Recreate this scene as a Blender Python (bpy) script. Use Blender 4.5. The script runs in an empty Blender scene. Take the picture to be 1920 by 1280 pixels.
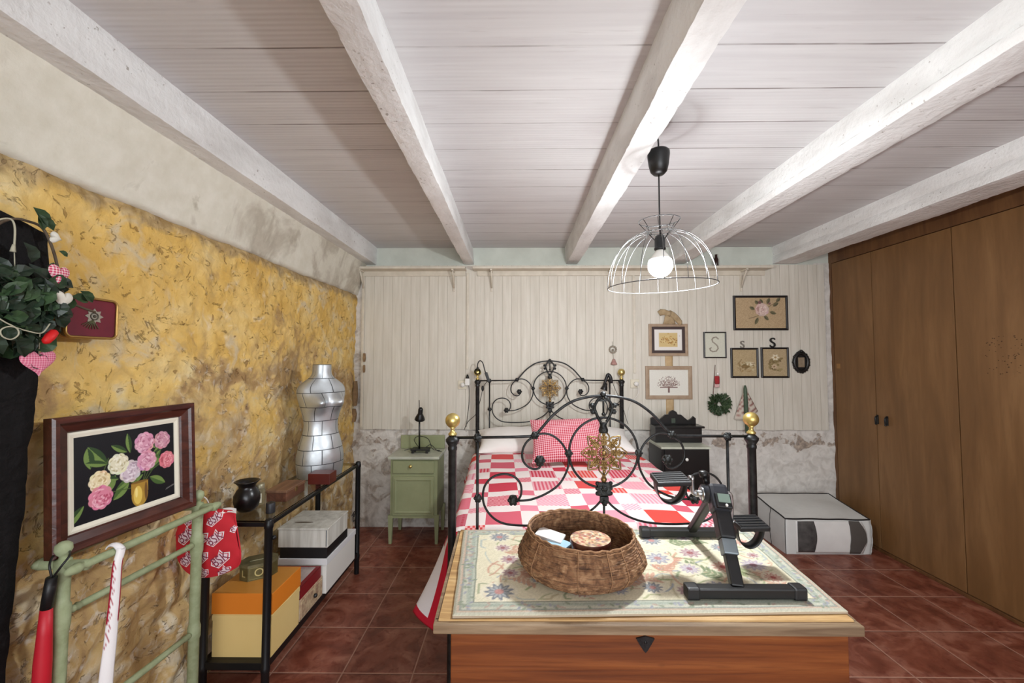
import bpy, bmesh, math, random
import numpy as np
from mathutils import Vector, Matrix, noise
S = bpy.context.scene
COL = S.collection
random.seed(7); rng = np.random.RandomState(5)
PI = math.pi

# ------------------------------------------------------------ camera, world, lights, exposure
F = 785.0; HC = 1.45
TH = math.atan(34/F); YAW = math.atan(8/F)
cam = bpy.data.cameras.new('camera'); cam.sensor_width = 36; cam.sensor_fit = 'HORIZONTAL'; cam.lens = F/1920*36
cam.clip_start = .05
camo = bpy.data.objects.new('camera', cam); COL.objects.link(camo)
camo.location = (0, 0, HC); camo.rotation_euler = (PI/2+TH, 0, YAW)
S.camera = camo
W = bpy.data.worlds.new('world'); S.world = W; W.use_nodes = True
W.node_tree.nodes['Background'].inputs[0].default_value = (.9, .95, 1, 1)
W.node_tree.nodes['Background'].inputs[1].default_value = .3
BULB = Vector((.605, 1.75, 1.845)); BULB_R = .050; BULB_E = 490
FILL_E = 82
S.view_settings.view_transform = 'Standard'; S.view_settings.look = 'None'
S.view_settings.exposure = .46; S.view_settings.gamma = 1; S.view_settings.use_curve_mapping = False
# added fill light, set at an invented window behind the camera
la = bpy.data.lights.new('added_fill_light', 'AREA'); la.shape = 'RECTANGLE'; la.size = 2.6; la.size_y = 1.5
la.energy = FILL_E; la.color = (.90, .95, 1)
lo = bpy.data.objects.new('added_fill_light', la); COL.objects.link(lo)
lo.location = (.6, -2.38, 1.45); lo.rotation_euler = (PI/2, 0, 0)

# ------------------------------------------------------------ pixel helpers (photo pixel -> point on a plane in the room)
_R = Matrix.Rotation(YAW, 3, 'Z') @ Matrix.Rotation(PI/2+TH, 3, 'X')
def at(u, v, X=None, Y=None, Z=None):
    d = _R @ Vector(((u-960)/F, (640-v)/F, -1))
    t = X/d.x if X is not None else Y/d.y if Y is not None else (Z-HC)/d.z
    return Vector((d.x*t, d.y*t, HC+d.z*t))

# ------------------------------------------------------------ colours
def lin(c):
    c = np.asarray(c, float)
    return np.where(c <= .04045, c/12.92, ((np.clip(c, 0, None)+.055)/1.055)**2.4)
def rgb(*c): return tuple(float(x) for x in lin(np.array(c)/255.))

# ------------------------------------------------------------ mesh builder
class MB:
    def __init__(s): s.v = []; s.f = []; s.m = []; s.s = []; s.c = {}; s.uv = {}
    def add(s, vs, fs, m=0, sm=False, xf=None, cols=None, uvs=None):
        o = len(s.v); fo = len(s.f)
        for p in vs:
            p = Vector(p)
            s.v.append(xf @ p if xf else p)
        for i, f in enumerate(fs):
            s.f.append([o+k for k in f]); s.m.append(m); s.s.append(sm)
            if cols is not None: s.c[fo+i] = cols[i]
            if uvs is not None: s.uv[fo+i] = [uvs[k] for k in f]
        return s
    def bm(s, b, m=0, sm=False, xf=None):
        b.verts.index_update()
        s.add([v.co.copy() for v in b.verts], [[v.index for v in f.verts] for f in b.faces], m, sm, xf); b.free(); return s
    def box(s, x0, x1, y0, y1, z0, z1, m=0, bev=0, xf=None, seg=2, sm=False):
        b = bmesh.new()
        bmesh.ops.create_cube(b, size=1)
        for v in b.verts:
            v.co = Vector(((x0+x1)/2+v.co.x*(x1-x0), (y0+y1)/2+v.co.y*(y1-y0), (z0+z1)/2+v.co.z*(z1-z0)))
        if bev: bmesh.ops.bevel(b, geom=b.edges[:], offset=bev, segments=seg, profile=.6, affect='EDGES')
        return s.bm(b, m, sm, xf)
    def tube(s, pts, r, n=8, m=0, closed=False, xf=None, flat=None):
        pts = [Vector(p) for p in pts]; N = len(pts)
        rs = r if isinstance(r, (list, tuple)) else [r]*N
        ts = []
        for i in range(N):
            a = pts[(i-1) % N] if closed or i > 0 else pts[i]; b = pts[(i+1) % N] if closed or i < N-1 else pts[i]
            t = (b-a); ts.append(t.normalized() if t.length > 1e-9 else Vector((0, 0, 1)))
        up = Vector((0, 0, 1)) if abs(ts[0].z) < .9 else Vector((0, 1, 0))
        if flat is not None: up = Vector(flat)
        x = ts[0].cross(up).normalized()
        vs = []
        for i in range(N):
            x = (x - ts[i]*x.dot(ts[i])).normalized(); y = ts[i].cross(x)
            for k in range(n):
                a = 2*PI*k/n
                vs.append(pts[i]+(x*math.cos(a)+y*math.sin(a))*rs[i])
        fs = []
        for i in range(N if closed else N-1):
            j = (i+1) % N
            for k in range(n): fs.append([i*n+k, i*n+(k+1) % n, j*n+(k+1) % n, j*n+k])
        if not closed: fs += [list(range(n))[::-1], [(N-1)*n+k for k in range(n)]]
        return s.add(vs, fs, m, True, xf)
    def lathe(s, prof, n=24, o=(0, 0, 0), m=0, xf=None, sm=True, caps=True):
        vs = []; fs = []
        for r, z in prof:
            for k in range(n):
                a = 2*PI*k/n; vs.append((o[0]+r*math.cos(a), o[1]+r*math.sin(a), o[2]+z))
        for i in range(len(prof)-1):
            for k in range(n): fs.append([i*n+k, i*n+(k+1) % n, (i+1)*n+(k+1) % n, (i+1)*n+k])
        if caps: fs += [list(range(n))[::-1], [(len(prof)-1)*n+k for k in range(n)]]
        return s.add(vs, fs, m, sm, xf)
    def ball(s, c, r, n=16, m=0, sc=(1, 1, 1), xf=None):
        b = bmesh.new(); bmesh.ops.create_uvsphere(b, u_segments=n, v_segments=max(6, n//2), radius=r)
        for v in b.verts: v.co = Vector((c[0]+v.co.x*sc[0], c[1]+v.co.y*sc[1], c[2]+v.co.z*sc[2]))
        return s.bm(b, m, True, xf)
    def prism(s, poly, a, b, axis='y', m=0, xf=None, sm=False):
        """polygon in the two axes other than `axis`, extruded from a to b"""
        n = len(poly); mk = {'y': lambda p, d: (p[0], d, p[1]), 'x': lambda p, d: (d, p[0], p[1]), 'z': lambda p, d: (p[0], p[1], d)}[axis]
        vs = [mk(p, a) for p in poly]+[mk(p, b) for p in poly]
        fs = [list(range(n)), list(range(n, 2*n))[::-1]]+[[i, i+n, (i+1) % n+n, (i+1) % n] for i in range(n)]
        return s.add(vs, fs, m, sm, xf)
    def sheet(s, P, C=None, UV=None, m=0, sm=True, cu=False, xf=None, facecol=False):
        nv, nu = P.shape[:2]; vs = P.reshape(-1, 3).tolist(); fs = []; cols = [] if C is not None else None
        for j in range(nv-1):
            for i in range(nu if cu else nu-1):
                i2 = (i+1) % nu
                fs.append([j*nu+i, j*nu+i2, (j+1)*nu+i2, (j+1)*nu+i])
                if C is not None:
                    cols.append([C[j, i]]*4 if facecol else [C[j, i], C[j, i2], C[j+1, i2], C[j+1, i]])
        uvs = UV.reshape(-1, 2).tolist() if UV is not None else None
        return s.add(vs, fs, m, sm, xf, cols, uvs)
    def quad_frame(s, x0, x1, z0, z1, w, y0, y1, m=0, bev=0.002):
        """mitred picture frame in the xz plane"""
        o = [(x0, z0), (x1, z0), (x1, z1), (x0, z1)]; i = [(x0+w, z0+w), (x1-w, z0+w), (x1-w, z1-w), (x0+w, z1-w)]
        mid = [((a[0]*.55+b[0]*.45), (a[1]*.55+b[1]*.45)) for a, b in zip(o, i)]
        vs = [(p[0], y1, p[1]) for p in o]+[(p[0], y0+bev, p[1]) for p in o]+[(p[0], y0, p[1]) for p in mid]+[(p[0], y0+bev*1.5, p[1]) for p in i]+[(p[0], y1, p[1]) for p in i]
        fs = []
        for L in range(4):
            for k in range(4): fs.append([L*4+k, L*4+(k+1) % 4, (L+1)*4+(k+1) % 4, (L+1)*4+k])
        for k in range(4): fs.append([16+k, 16+(k+1) % 4, (k+1) % 4, k])
        return s.add(vs, fs, m)
    def build(s, name, mats, parent=None, local=False, loc=None):
        me = bpy.data.meshes.new(name)
        if not isinstance(mats, (list, tuple)): mats = [mats]
        o = bpy.data.objects.new(name, me); COL.objects.link(o)
        vs = s.v
        if parent is not None:
            M = ROOT[parent.name]; ROOT[o.name] = M
            if not local:
                Mi = M.inverted(); vs = [Mi @ v for v in vs]
            o.parent = parent
        elif not local:
            xs = [v.x for v in vs]; ys = [v.y for v in vs]; zs = [v.z for v in vs]
            c = Vector(((min(xs)+max(xs))/2, (min(ys)+max(ys))/2, min(zs))) if loc is None else Vector(loc)
            vs = [v-c for v in vs]; o.location = c; ROOT[o.name] = Matrix.Translation(c)
        else: ROOT[o.name] = Matrix.Identity(4)
        me.from_pydata([tuple(v) for v in vs], [], s.f)
        for mt in mats: me.materials.append(mt)
        me.polygons.foreach_set('material_index', s.m); me.polygons.foreach_set('use_smooth', s.s)
        if s.c:
            at_ = me.color_attributes.new('Col', 'FLOAT_COLOR', 'CORNER')
            arr = np.ones((len(me.loops), 4)); k = 0
            for i, f in enumerate(s.f):
                if i in s.c: arr[k:k+len(f), :3] = s.c[i]
                k += len(f)
            at_.data.foreach_set('color', arr.ravel())
        if s.uv:
            ul = me.uv_layers.new(name='UVMap'); arr = np.zeros((len(me.loops), 2)); k = 0
            for i, f in enumerate(s.f):
                if i in s.uv: arr[k:k+len(f)] = s.uv[i]
                k += len(f)
            ul.data.foreach_set('uv', arr.ravel())
        b = bmesh.new(); b.from_mesh(me); bmesh.ops.recalc_face_normals(b, faces=b.faces[:]); b.to_mesh(me); b.free()
        me.update(); return o
ROOT = {}
def tag(o, label, cat, group=None):
    o['label'] = label; o['category'] = cat
    if group: o['group'] = group
    return o
def struct(o, label=None):
    o['kind'] = 'structure'
    if label: o['label'] = label
    return o
def thing(name, label, cat, loc=(0, 0, 0), rz=0, group=None, M=None):
    o = bpy.data.objects.new(name, None); COL.objects.link(o); o.empty_display_size = .1
    if M is None: M = Matrix.Translation(loc) @ Matrix.Rotation(rz, 4, 'Z')
    o.matrix_world = M; ROOT[o.name] = M.copy()
    return tag(o, label, cat, group)
def arc(cx, cz, r, a0, a1, n=16, y=0):
    return [(cx+r*math.cos(math.radians(a0+(a1-a0)*k/n)), y, cz+r*math.sin(math.radians(a0+(a1-a0)*k/n))) for k in range(n+1)]
def smooth_path(pts, sub=4):
    """Catmull-Rom through the points"""
    P = [Vector(p) for p in pts]; out = []
    for i in range(len(P)-1):
        p0 = P[max(i-1, 0)]; p1 = P[i]; p2 = P[i+1]; p3 = P[min(i+2, len(P)-1)]
        for k in range(sub):
            t = k/sub
            out.append(.5*((2*p1)+(-p0+p2)*t+(2*p0-5*p1+4*p2-p3)*t*t+(-p0+3*p1-3*p2+p3)*t**3))
    out.append(P[-1]); return out
def text_geo(s, size):
    cu = bpy.data.curves.new('lettering', 'FONT'); cu.body = s; cu.size = size; cu.align_x = 'CENTER'; cu.align_y = 'CENTER'
    ob = bpy.data.objects.new('lettering', cu); COL.objects.link(ob)
    dg = bpy.context.evaluated_depsgraph_get(); me = ob.evaluated_get(dg).to_mesh()
    vs = [(v.co.x, v.co.y) for v in me.vertices]; fs = [list(p.vertices) for p in me.polygons]
    bpy.data.objects.remove(ob); bpy.data.curves.remove(cu)
    return vs, fs

# ------------------------------------------------------------ materials
def nt(name):
    m = bpy.data.materials.new(name); m.use_nodes = True; t = m.node_tree
    return m, t, t.nodes['Principled BSDF']
class N:
    """tiny node helper"""
    def __init__(s, t): s.t = t
    def n(s, kind, **kw):
        x = s.t.nodes.new(kind)
        for k, v in kw.items():
            if k.startswith('i_'):
                key = k[2:]; key = int(key) if key.isdigit() else key.replace('_', ' ')
                if isinstance(v, bpy.types.NodeSocket): s.t.links.new(v, x.inputs[key])
                else: x.inputs[key].default_value = v
            else: setattr(x, k, v)
        return x
    def math(s, op, a, b=0, c=0, clamp=False):
        x = s.t.nodes.new('ShaderNodeMath'); x.operation = op; x.use_clamp = clamp
        for i, v in enumerate((a, b, c)):
            if isinstance(v, bpy.types.NodeSocket): s.t.links.new(v, x.inputs[i])
            else: x.inputs[i].default_value = v
        return x.outputs[0]
    def mix(s, f, a, b, blend='MIX'):
        x = s.t.nodes.new('ShaderNodeMix'); x.data_type = 'RGBA'; x.blend_type = blend
        for i, v in ((0, f), (6, a), (7, b)):
            if isinstance(v, bpy.types.NodeSocket): s.t.links.new(v, x.inputs[i])
            elif i == 0: x.inputs[0].default_value = v
            else: x.inputs[i].default_value = (*v, 1) if len(v) == 3 else v
        return x.outputs[2]
    def ramp(s, f, stops, interp='LINEAR'):
        x = s.t.nodes.new('ShaderNodeValToRGB'); s.t.links.new(f, x.inputs[0]); e = x.color_ramp.elements; x.color_ramp.interpolation = interp
        while len(e) < len(stops): e.new(.5)
        for k, (p, c) in enumerate(stops):
            e[k].position = p; e[k].color = (*c, 1) if not isinstance(c, (int, float)) else (c, c, c, 1)
        return x.outputs[0]
    def noise(s, vec, scale, detail=4, dist=0, rough=.55):
        x = s.n('ShaderNodeTexNoise', i_Scale=scale, i_Detail=detail, i_Distortion=dist, i_Roughness=rough); s.t.links.new(vec, x.inputs['Vector']); return x.outputs[0]
    def scale(s, vec, sc, off=(0, 0, 0)):
        x = s.n('ShaderNodeMapping'); s.t.links.new(vec, x.inputs[0]); x.inputs['Scale'].default_value = sc; x.inputs['Location'].default_value = off; return x.outputs[0]
    def bump(s, h, strength=.3, dist=.01, normal=None):
        x = s.n('ShaderNodeBump', i_Strength=strength, i_Distance=dist); s.t.links.new(h, x.inputs['Height'])
        if normal is not None: s.t.links.new(normal, x.inputs['Normal'])
        return x.outputs[0]
def mat(name, col, rough=.6, metal=0, var=None, vs=8, vstretch=(1, 1, 1), bump=0, bs=60, spec=.5, emit=0, dist=0, bstretch=None, sheen=0, alpha=1, trans=0, coat=0):
    m, t, p = nt(name); g = N(t)
    p.inputs['Roughness'].default_value = rough; p.inputs['Metallic'].default_value = metal
    p.inputs['Specular IOR Level'].default_value = spec; p.inputs['Coat Weight'].default_value = coat
    if trans: p.inputs['Transmission Weight'].default_value = trans
    p.inputs['Base Color'].default_value = (*col, 1)
    tc = g.n('ShaderNodeTexCoord').outputs['Object']
    if var is not None:
        f = g.noise(g.scale(tc, vstretch), vs, 6, dist)
        f = g.ramp(f, [(.32, 0.), (.68, 1.)])
        t.links.new(g.mix(f, col, var), p.inputs['Base Color'])
    if bump:
        h = g.noise(g.scale(tc, bstretch or (1, 1, 1)), bs, 5)
        t.links.new(g.bump(h, bump, .01), p.inputs['Normal'])
    if sheen: p.inputs['Sheen Weight'].default_value = sheen
    if emit:
        p.inputs['Emission Color'].default_value = (*col, 1); p.inputs['Emission Strength'].default_value = emit
    return m
def mat_col(name, rough=.8, bump=0, bs=300, metal=0, spec=.3, bstretch=(1, 1, 1)):
    m, t, p = nt(name); g = N(t)
    a = g.n('ShaderNodeVertexColor', layer_name='Col'); t.links.new(a.outputs[0], p.inputs['Base Color'])
    p.inputs['Roughness'].default_value = rough; p.inputs['Metallic'].default_value = metal; p.inputs['Specular IOR Level'].default_value = spec
    if bump:
        tc = g.n('ShaderNodeTexCoord').outputs['Object']
        t.links.new(g.bump(g.noise(g.scale(tc, bstretch), bs, 3), bump, .004), p.inputs['Normal'])
    return m

YW = 3.705; XL = -1.42; XR = 2.757; ZC = 2.446; ZB = 2.293; TS = .3297; TX = -.806; TY = 1.996

def m_floor():
    m, t, p = nt('terracotta tile'); g = N(t)
    geo = g.n('ShaderNodeNewGeometry').outputs['Position']
    sx = g.n('ShaderNodeSeparateXYZ', i_0=geo)
    wob = g.noise(geo, 2.2, 2); 
    x = g.math('DIVIDE', g.math('SUBTRACT', sx.outputs[0], TX), .3285)
    y = g.math('DIVIDE', g.math('SUBTRACT', sx.outputs[1], TY), .3297)
    fx = g.math('ABSOLUTE', g.math('SUBTRACT', g.math('FRACT', x), .5)); fy = g.math('ABSOLUTE', g.math('SUBTRACT', g.math('FRACT', y), .5))
    e = g.math('MAXIMUM', fx, fy)                      # .5 at the joint
    cell = g.n('ShaderNodeCombineXYZ', i_0=g.math('FLOOR', x), i_1=g.math('FLOOR', y))
    wn = g.n('ShaderNodeTexWhiteNoise', noise_dimensions='3D'); t.links.new(cell.outputs[0], wn.inputs['Vector'])
    n1 = g.noise(geo, 7, 7, 1.2); n2 = g.noise(geo, 26, 6, .6); n3 = g.noise(geo, 2.2, 3)
    base = g.ramp(n1, [(.3, rgb(98, 46, 32)), (.5, rgb(128, 68, 50)), (.7, rgb(156, 98, 78))])
    base = g.mix(g.math('MULTIPLY', wn.outputs[0], .35), base, rgb(112, 66, 52))
    dust = g.math('MULTIPLY', g.ramp(g.math('ADD', g.math('MULTIPLY', n1, .55), g.math('MULTIPLY', e, .62)), [(.46, 0.), (.6, 1.)]), g.ramp(n2, [(.35, .1), (.6, .8)]))
    base = g.mix(g.math('MULTIPLY', dust, .55), base, rgb(178, 128, 108))
    dk = g.ramp(g.math('ADD', n2, g.math('MULTIPLY', e, .25)), [(.62, 0.), (.75, 1.)])
    base = g.mix(g.math('MULTIPLY', dk, .55), base, rgb(96, 36, 26))
    gm = g.ramp(e, [(.4885, 0.), (.4925, 1.)])
    t.links.new(g.mix(gm, base, rgb(172, 130, 112)), p.inputs['Base Color'])
    r = g.ramp(n2, [(.3, .3), (.7, .55)]); t.links.new(r, p.inputs['Roughness'])
    p.inputs['Specular IOR Level'].default_value = .4
    h = g.math('SUBTRACT', g.math('MULTIPLY', n1, .5), g.ramp(e, [(.47, 0.), (.495, 1.)]))
    t.links.new(g.bump(h, .35, .006), p.inputs['Normal'])
    return m
def m_ceiling():
    m, t, p = nt('painted ceiling boards'); g = N(t)
    geo = g.n('ShaderNodeNewGeometry').outputs['Position']
    sx = g.n('ShaderNodeSeparateXYZ', i_0=geo)
    wob = g.math('MULTIPLY', g.math('SUBTRACT', g.noise(geo, 1.5, 2), .5), .012)
    y = g.math('DIVIDE', g.math('SUBTRACT', g.math('ADD', sx.outputs[1], wob), 1.290), .2175)
    e = g.math('ABSOLUTE', g.math('SUBTRACT', g.math('FRACT', y), .5))
    j = g.ramp(e, [(.478, 0.), (.492, 1.)])
    fine = g.math('SINE', g.math('MULTIPLY', g.math('ADD', sx.outputs[1], g.math('MULTIPLY', wob, .4)), 2*PI/.0195))
    st = g.noise(g.scale(geo, (.6, 14, 1)), 2.2, 8, .5); st2 = g.noise(g.scale(geo, (1, 4, 1)), 1.6, 4)
    jm = g.math('MULTIPLY', j, g.ramp(g.noise(g.scale(geo, (1, .3, 1)), 2.6, 4), [(.38, .15), (.62, 1.)]))
    base = g.ramp(st, [(.2, rgb(198, 196, 197)), (.55, rgb(207, 206, 206)), (.85, rgb(216, 215, 215))])
    base = g.mix(g.ramp(st2, [(.5, 0.), (.75, .25)]), base, rgb(178, 173, 176))
    base = g.mix(g.math('MULTIPLY', g.ramp(g.noise(g.scale(geo, (1.5, 22, 1)), 3, 6), [(.62, 0.), (.8, 1.)]), .35), base, rgb(150, 140, 140))
    base = g.mix(g.math('MULTIPLY', jm, .85), base, rgb(112, 100, 98))
    t.links.new(base, p.inputs['Base Color']); p.inputs['Roughness'].default_value = .75
    h = g.math('ADD', g.math('MULTIPLY', fine, .18), g.math('MULTIPLY', j, -1))
    t.links.new(g.bump(h, .28, .003), p.inputs['Normal'])
    return m
def m_beam():
    m, t, p = nt('whitewashed beam'); g = N(t)
    geo = g.n('ShaderNodeNewGeometry').outputs['Position']
    n1 = g.noise(g.scale(geo, (1, .35, 1)), 9, 6); n2 = g.noise(geo, 60, 2); n3 = g.noise(geo, 3, 3)
    base = g.ramp(n1, [(.3, rgb(210, 209, 207)), (.6, rgb(234, 235, 234))])
    spot = g.math('MULTIPLY', g.ramp(n2, [(.68, 0.), (.72, 1.)]), g.ramp(n3, [(.42, 0.), (.55, 1.)]))
    base = g.mix(g.math('MULTIPLY', spot, .7), base, rgb(140, 132, 122))
    t.links.new(base, p.inputs['Base Color']); p.inputs['Roughness'].default_value = .7
    h = g.math('ADD', g.math('MULTIPLY', g.noise(geo, 40, 6), .6), g.math('MULTIPLY', n1, .8))
    t.links.new(g.bump(h, .6, .014), p.inputs['Normal'])
    return m
def m_stone():
    m, t, p = nt('lime painted rubble stone'); g = N(t)
    geo = g.n('ShaderNodeNewGeometry').outputs['Position']
    sx = g.n('ShaderNodeSeparateXYZ', i_0=geo); Y = sx.outputs[1]; Z = sx.outputs[2]
    a = g.noise(geo, 2.3, 5, .8); b = g.noise(geo, 7, 7, .9); c = g.noise(geo, 22, 6, .5); d = g.noise(g.scale(geo, (1, 1, 1.5)), 5.5, 6, 1.3, .6)
    yel = g.ramp(g.noise(geo, 4.5, 5, .4), [(.28, rgb(204, 162, 82)), (.46, rgb(222, 184, 104)), (.60, rgb(228, 196, 126)), (.74, rgb(226, 208, 160))])
    sto = g.ramp(b, [(.28, rgb(142, 112, 84)), (.4, rgb(190, 158, 110)), (.5, rgb(206, 174, 120)), (.6, rgb(216, 198, 162)), (.7, rgb(236, 228, 214))])
    sto = g.mix(g.ramp(c, [(.56, 0.), (.7, .8)]), sto, rgb(236, 232, 222))
    sto = g.mix(g.ramp(a, [(.35, .7), (.5, 0.)]), sto, rgb(150, 118, 76))
    # where the yellow wash survives: upper two thirds, patchy towards the floor
    msk = g.math('ADD', g.math('MULTIPLY', Z, .50), g.math('MULTIPLY', g.math('SUBTRACT', a, .5), 1.9))
    msk = g.math('ADD', msk, g.math('MULTIPLY', g.math('SUBTRACT', b, .5), .7))
    msk = g.ramp(msk, [(.46, 0.), (.66, 1.)])
    base = g.mix(msk, sto, yel)
    grey = g.ramp(g.math('ADD', g.math('MULTIPLY', b, .75), g.math('MULTIPLY', a, .4)), [(.62, 0.), (.72, .8)])
    base = g.mix(grey, base, rgb(208, 194, 164))
    # chisel marks and cracks
    crk = g.math('ABSOLUTE', g.math('SUBTRACT', d, .5)); crk = g.ramp(crk, [(.0, 1.), (.016, 0.)])
    crk = g.math('MULTIPLY', crk, g.ramp(c, [(.51, 0.), (.61, 1.)]))
    base = g.mix(g.math('MULTIPLY', crk, .48), base, rgb(124, 90, 50))
    base = g.mix(g.math('MULTIPLY', g.ramp(g.noise(geo, 13, 6, .9), [(.52, 0.), (.72, .55)]), 1), base, rgb(190, 160, 104))
    base = g.mix(g.ramp(g.noise(g.scale(geo, (1, 1, 1), (5, 2, 8)), 9, 7, .7), [(.62, 0.), (.72, .6)]), base, rgb(236, 222, 190))
    pit = g.ramp(g.noise(g.scale(geo, (1, 1, 1)), 24, 3, .8), [(.66, 0.), (.71, 1.)])
    base = g.mix(g.math('MULTIPLY', pit, .6), base, rgb(120, 84, 44))
    base = g.mix(g.math('MULTIPLY', g.ramp(Y, [(.62, 0.), (.8, .0)]), 1), base, rgb(160, 120, 60))
    ridge = g.math('ADD', Z, g.math('MULTIPLY', g.math('SUBTRACT', g.noise(geo, 9, 5, .6), .5), .16))
    rg = g.math('MULTIPLY', g.math('SUBTRACT', ridge, 1.955), 26, clamp=True)
    base = g.mix(g.math('MULTIPLY', rg, .75), base, g.ramp(c, [(.35, rgb(120, 98, 72)), (.65, rgb(186, 164, 128))]))
    t.links.new(base, p.inputs['Base Color']); p.inputs['Roughness'].default_value = .85; p.inputs['Specular IOR Level'].default_value = .25
    h = g.math('ADD', g.math('MULTIPLY', c, .7), g.math('ADD', g.math('MULTIPLY', b, .8), g.math('MULTIPLY', crk, -.5)))
    h = g.math('ADD', h, g.math('MULTIPLY', pit, -.35))
    t.links.new(g.bump(h, .8, .014), p.inputs['Normal'])
    return m
def m_plaster():
    m, t, p = nt('cream plaster with damp patches'); g = N(t)
    geo = g.n('ShaderNodeNewGeometry').outputs['Position']
    sx = g.n('ShaderNodeSeparateXYZ', i_0=geo)
    a = g.noise(geo, 3.2, 7, .8); b = g.noise(geo, 14, 6)
    base = g.ramp(b, [(.3, rgb(214, 210, 194)), (.7, rgb(228, 225, 212))])
    damp = g.math('ADD', g.math('MULTIPLY', sx.outputs[1], .13), g.math('ADD', a, g.math('MULTIPLY', g.math('SUBTRACT', b, .5), .35)))
    damp = g.ramp(g.math('SUBTRACT', damp, .16), [(.67, 0.), (.78, 1.)])
    base = g.mix(g.math('MULTIPLY', damp, .65), base, g.ramp(b, [(.35, rgb(146, 134, 116)), (.65, rgb(178, 168, 150))]))
    base = g.mix(g.ramp(g.noise(geo, 5, 6, .6), [(.66, 0.), (.74, .6)]), base, rgb(160, 152, 132))
    t.links.new(base, p.inputs['Base Color']); p.inputs['Roughness'].default_value = .85
    t.links.new(g.bump(g.math('ADD', g.noise(geo, 30, 5), a), .3, .01), p.inputs['Normal'])
    return m
def m_lowwall():
    m, t, p = nt('limewashed rough wall'); g = N(t)
    geo = g.n('ShaderNodeNewGeometry').outputs['Position']
    sx = g.n('ShaderNodeSeparateXYZ', i_0=geo); Z = sx.outputs[2]
    a = g.noise(geo, 5, 6, .8); b = g.noise(geo, 16, 7, .8); c = g.noise(geo, 50, 4)
    base = g.ramp(b, [(.3, rgb(190, 184, 176)), (.55, rgb(214, 209, 202)), (.8, rgb(226, 222, 214))])
    # bare stones in a course just below the boards
    band = g.math('SUBTRACT', 1, g.math('MULTIPLY', g.math('ABSOLUTE', g.math('SUBTRACT', Z, .72)), 6.5), clamp=True)
    st = g.math('ADD', g.math('MULTIPLY', band, .3), a)
    st = g.ramp(g.math('ADD', st, g.math('MULTIPLY', g.math('SUBTRACT', b, .5), .5)), [(.76, 0.), (.82, 1.)])
    stc = g.ramp(c, [(.3, rgb(92, 76, 66)), (.55, rgb(150, 130, 112)), (.8, rgb(196, 176, 154))])
    base = g.mix(g.math('MULTIPLY', st, .8), base, stc)
    lo = g.math('MULTIPLY', g.ramp(Z, [(.12, 1.), (.4, 0.)]), g.ramp(a, [(.45, 0.), (.6, 1.)]))
    base = g.mix(g.math('MULTIPLY', lo, .65), base, rgb(146, 138, 130))
    lft = g.math('MULTIPLY', g.ramp(sx.outputs[0], [(0, 1.), (.001, 0.)]), g.ramp(g.noise(geo, 9, 6, .8), [(.52, 0.), (.62, 1.)]))
    base = g.mix(g.math('MULTIPLY', lft, .6), base, stc)
    t.links.new(base, p.inputs['Base Color']); p.inputs['Roughness'].default_value = .85
    t.links.new(g.bump(g.math('ADD', b, g.math('MULTIPLY', a, 1.5)), .4, .012), p.inputs['Normal'])
    return m
def m_panel():
    m, t, p = nt('cream painted tongue and groove'); g = N(t)
    geo = g.n('ShaderNodeNewGeometry').outputs['Position']
    sx = g.n('ShaderNodeSeparateXYZ', i_0=geo); X = sx.outputs[0]
    x = g.math('DIVIDE', g.math('ADD', X, 1.42), .0812)
    f = g.math('FRACT', x); e = g.math('ABSOLUTE', g.math('SUBTRACT', f, .5))
    e2 = g.math('ABSOLUTE', g.math('SUBTRACT', f, .62))
    wn = g.n('ShaderNodeTexWhiteNoise', noise_dimensions='1D'); t.links.new(g.math('FLOOR', x), wn.inputs['W'])
    st = g.noise(g.scale(geo, (9, 1, .8)), 3, 6); st2 = g.noise(g.scale(geo, (30, 1, 1.2)), 5, 4)
    base = g.ramp(st, [(.3, rgb(204, 198, 184)), (.7, rgb(222, 217, 205))])
    base = g.mix(g.math('MULTIPLY', wn.outputs[0], .25), base, rgb(200, 194, 182))
    base = g.mix(g.ramp(st2, [(.6, 0.), (.75, .35)]), base, rgb(182, 172, 158))
    gr = g.math('MAXIMUM', g.ramp(e, [(.475, 0.), (.49, 1.)]), g.math('MULTIPLY', g.ramp(e2, [(.006, 1.), (.018, 0.)]), .25))
    base = g.mix(g.math('MULTIPLY', gr, .5), base, rgb(150, 138, 118))
    t.links.new(base, p.inputs['Base Color']); p.inputs['Roughness'].default_value = .6
    t.links.new(g.bump(g.math('SUBTRACT', g.math('MULTIPLY', st, .2), gr), .5, .005), p.inputs['Normal'])
    return m
def m_wood(name, c1, c2, c3, stretch=(1, 12, 12), sc=2.2, rough=.55, dist=1.2, knots=False, coords='Object'):
    m, t, p = nt(name); g = N(t)
    tc = g.n('ShaderNodeTexCoord').outputs['Object']
    v = g.scale(tc, stretch)
    a = g.noise(v, sc, 7, dist); b = g.noise(g.scale(tc, tuple(x*2.5 for x in stretch)), sc*2.5, 4)
    base = g.ramp(a, [(.3, c1), (.5, c2), (.7, c3)])
    base = g.mix(g.ramp(b, [(.5, 0.), (.75, .45)]), base, c1)
    if knots:
        k = g.n('ShaderNodeTexVoronoi', i_Scale=3.2); t.links.new(g.scale(tc, (1, 2.2, 2.2)), k.inputs[0])
        base = g.mix(g.ramp(k.outputs['Distance'], [(.03, .85), (.075, 0.)]), base, tuple(x*.3 for x in c1))
    t.links.new(base, p.inputs['Base Color']); p.inputs['Roughness'].default_value = rough
    t.links.new(g.bump(a, .25, .004), p.inputs['Normal'])
    return m
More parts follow.
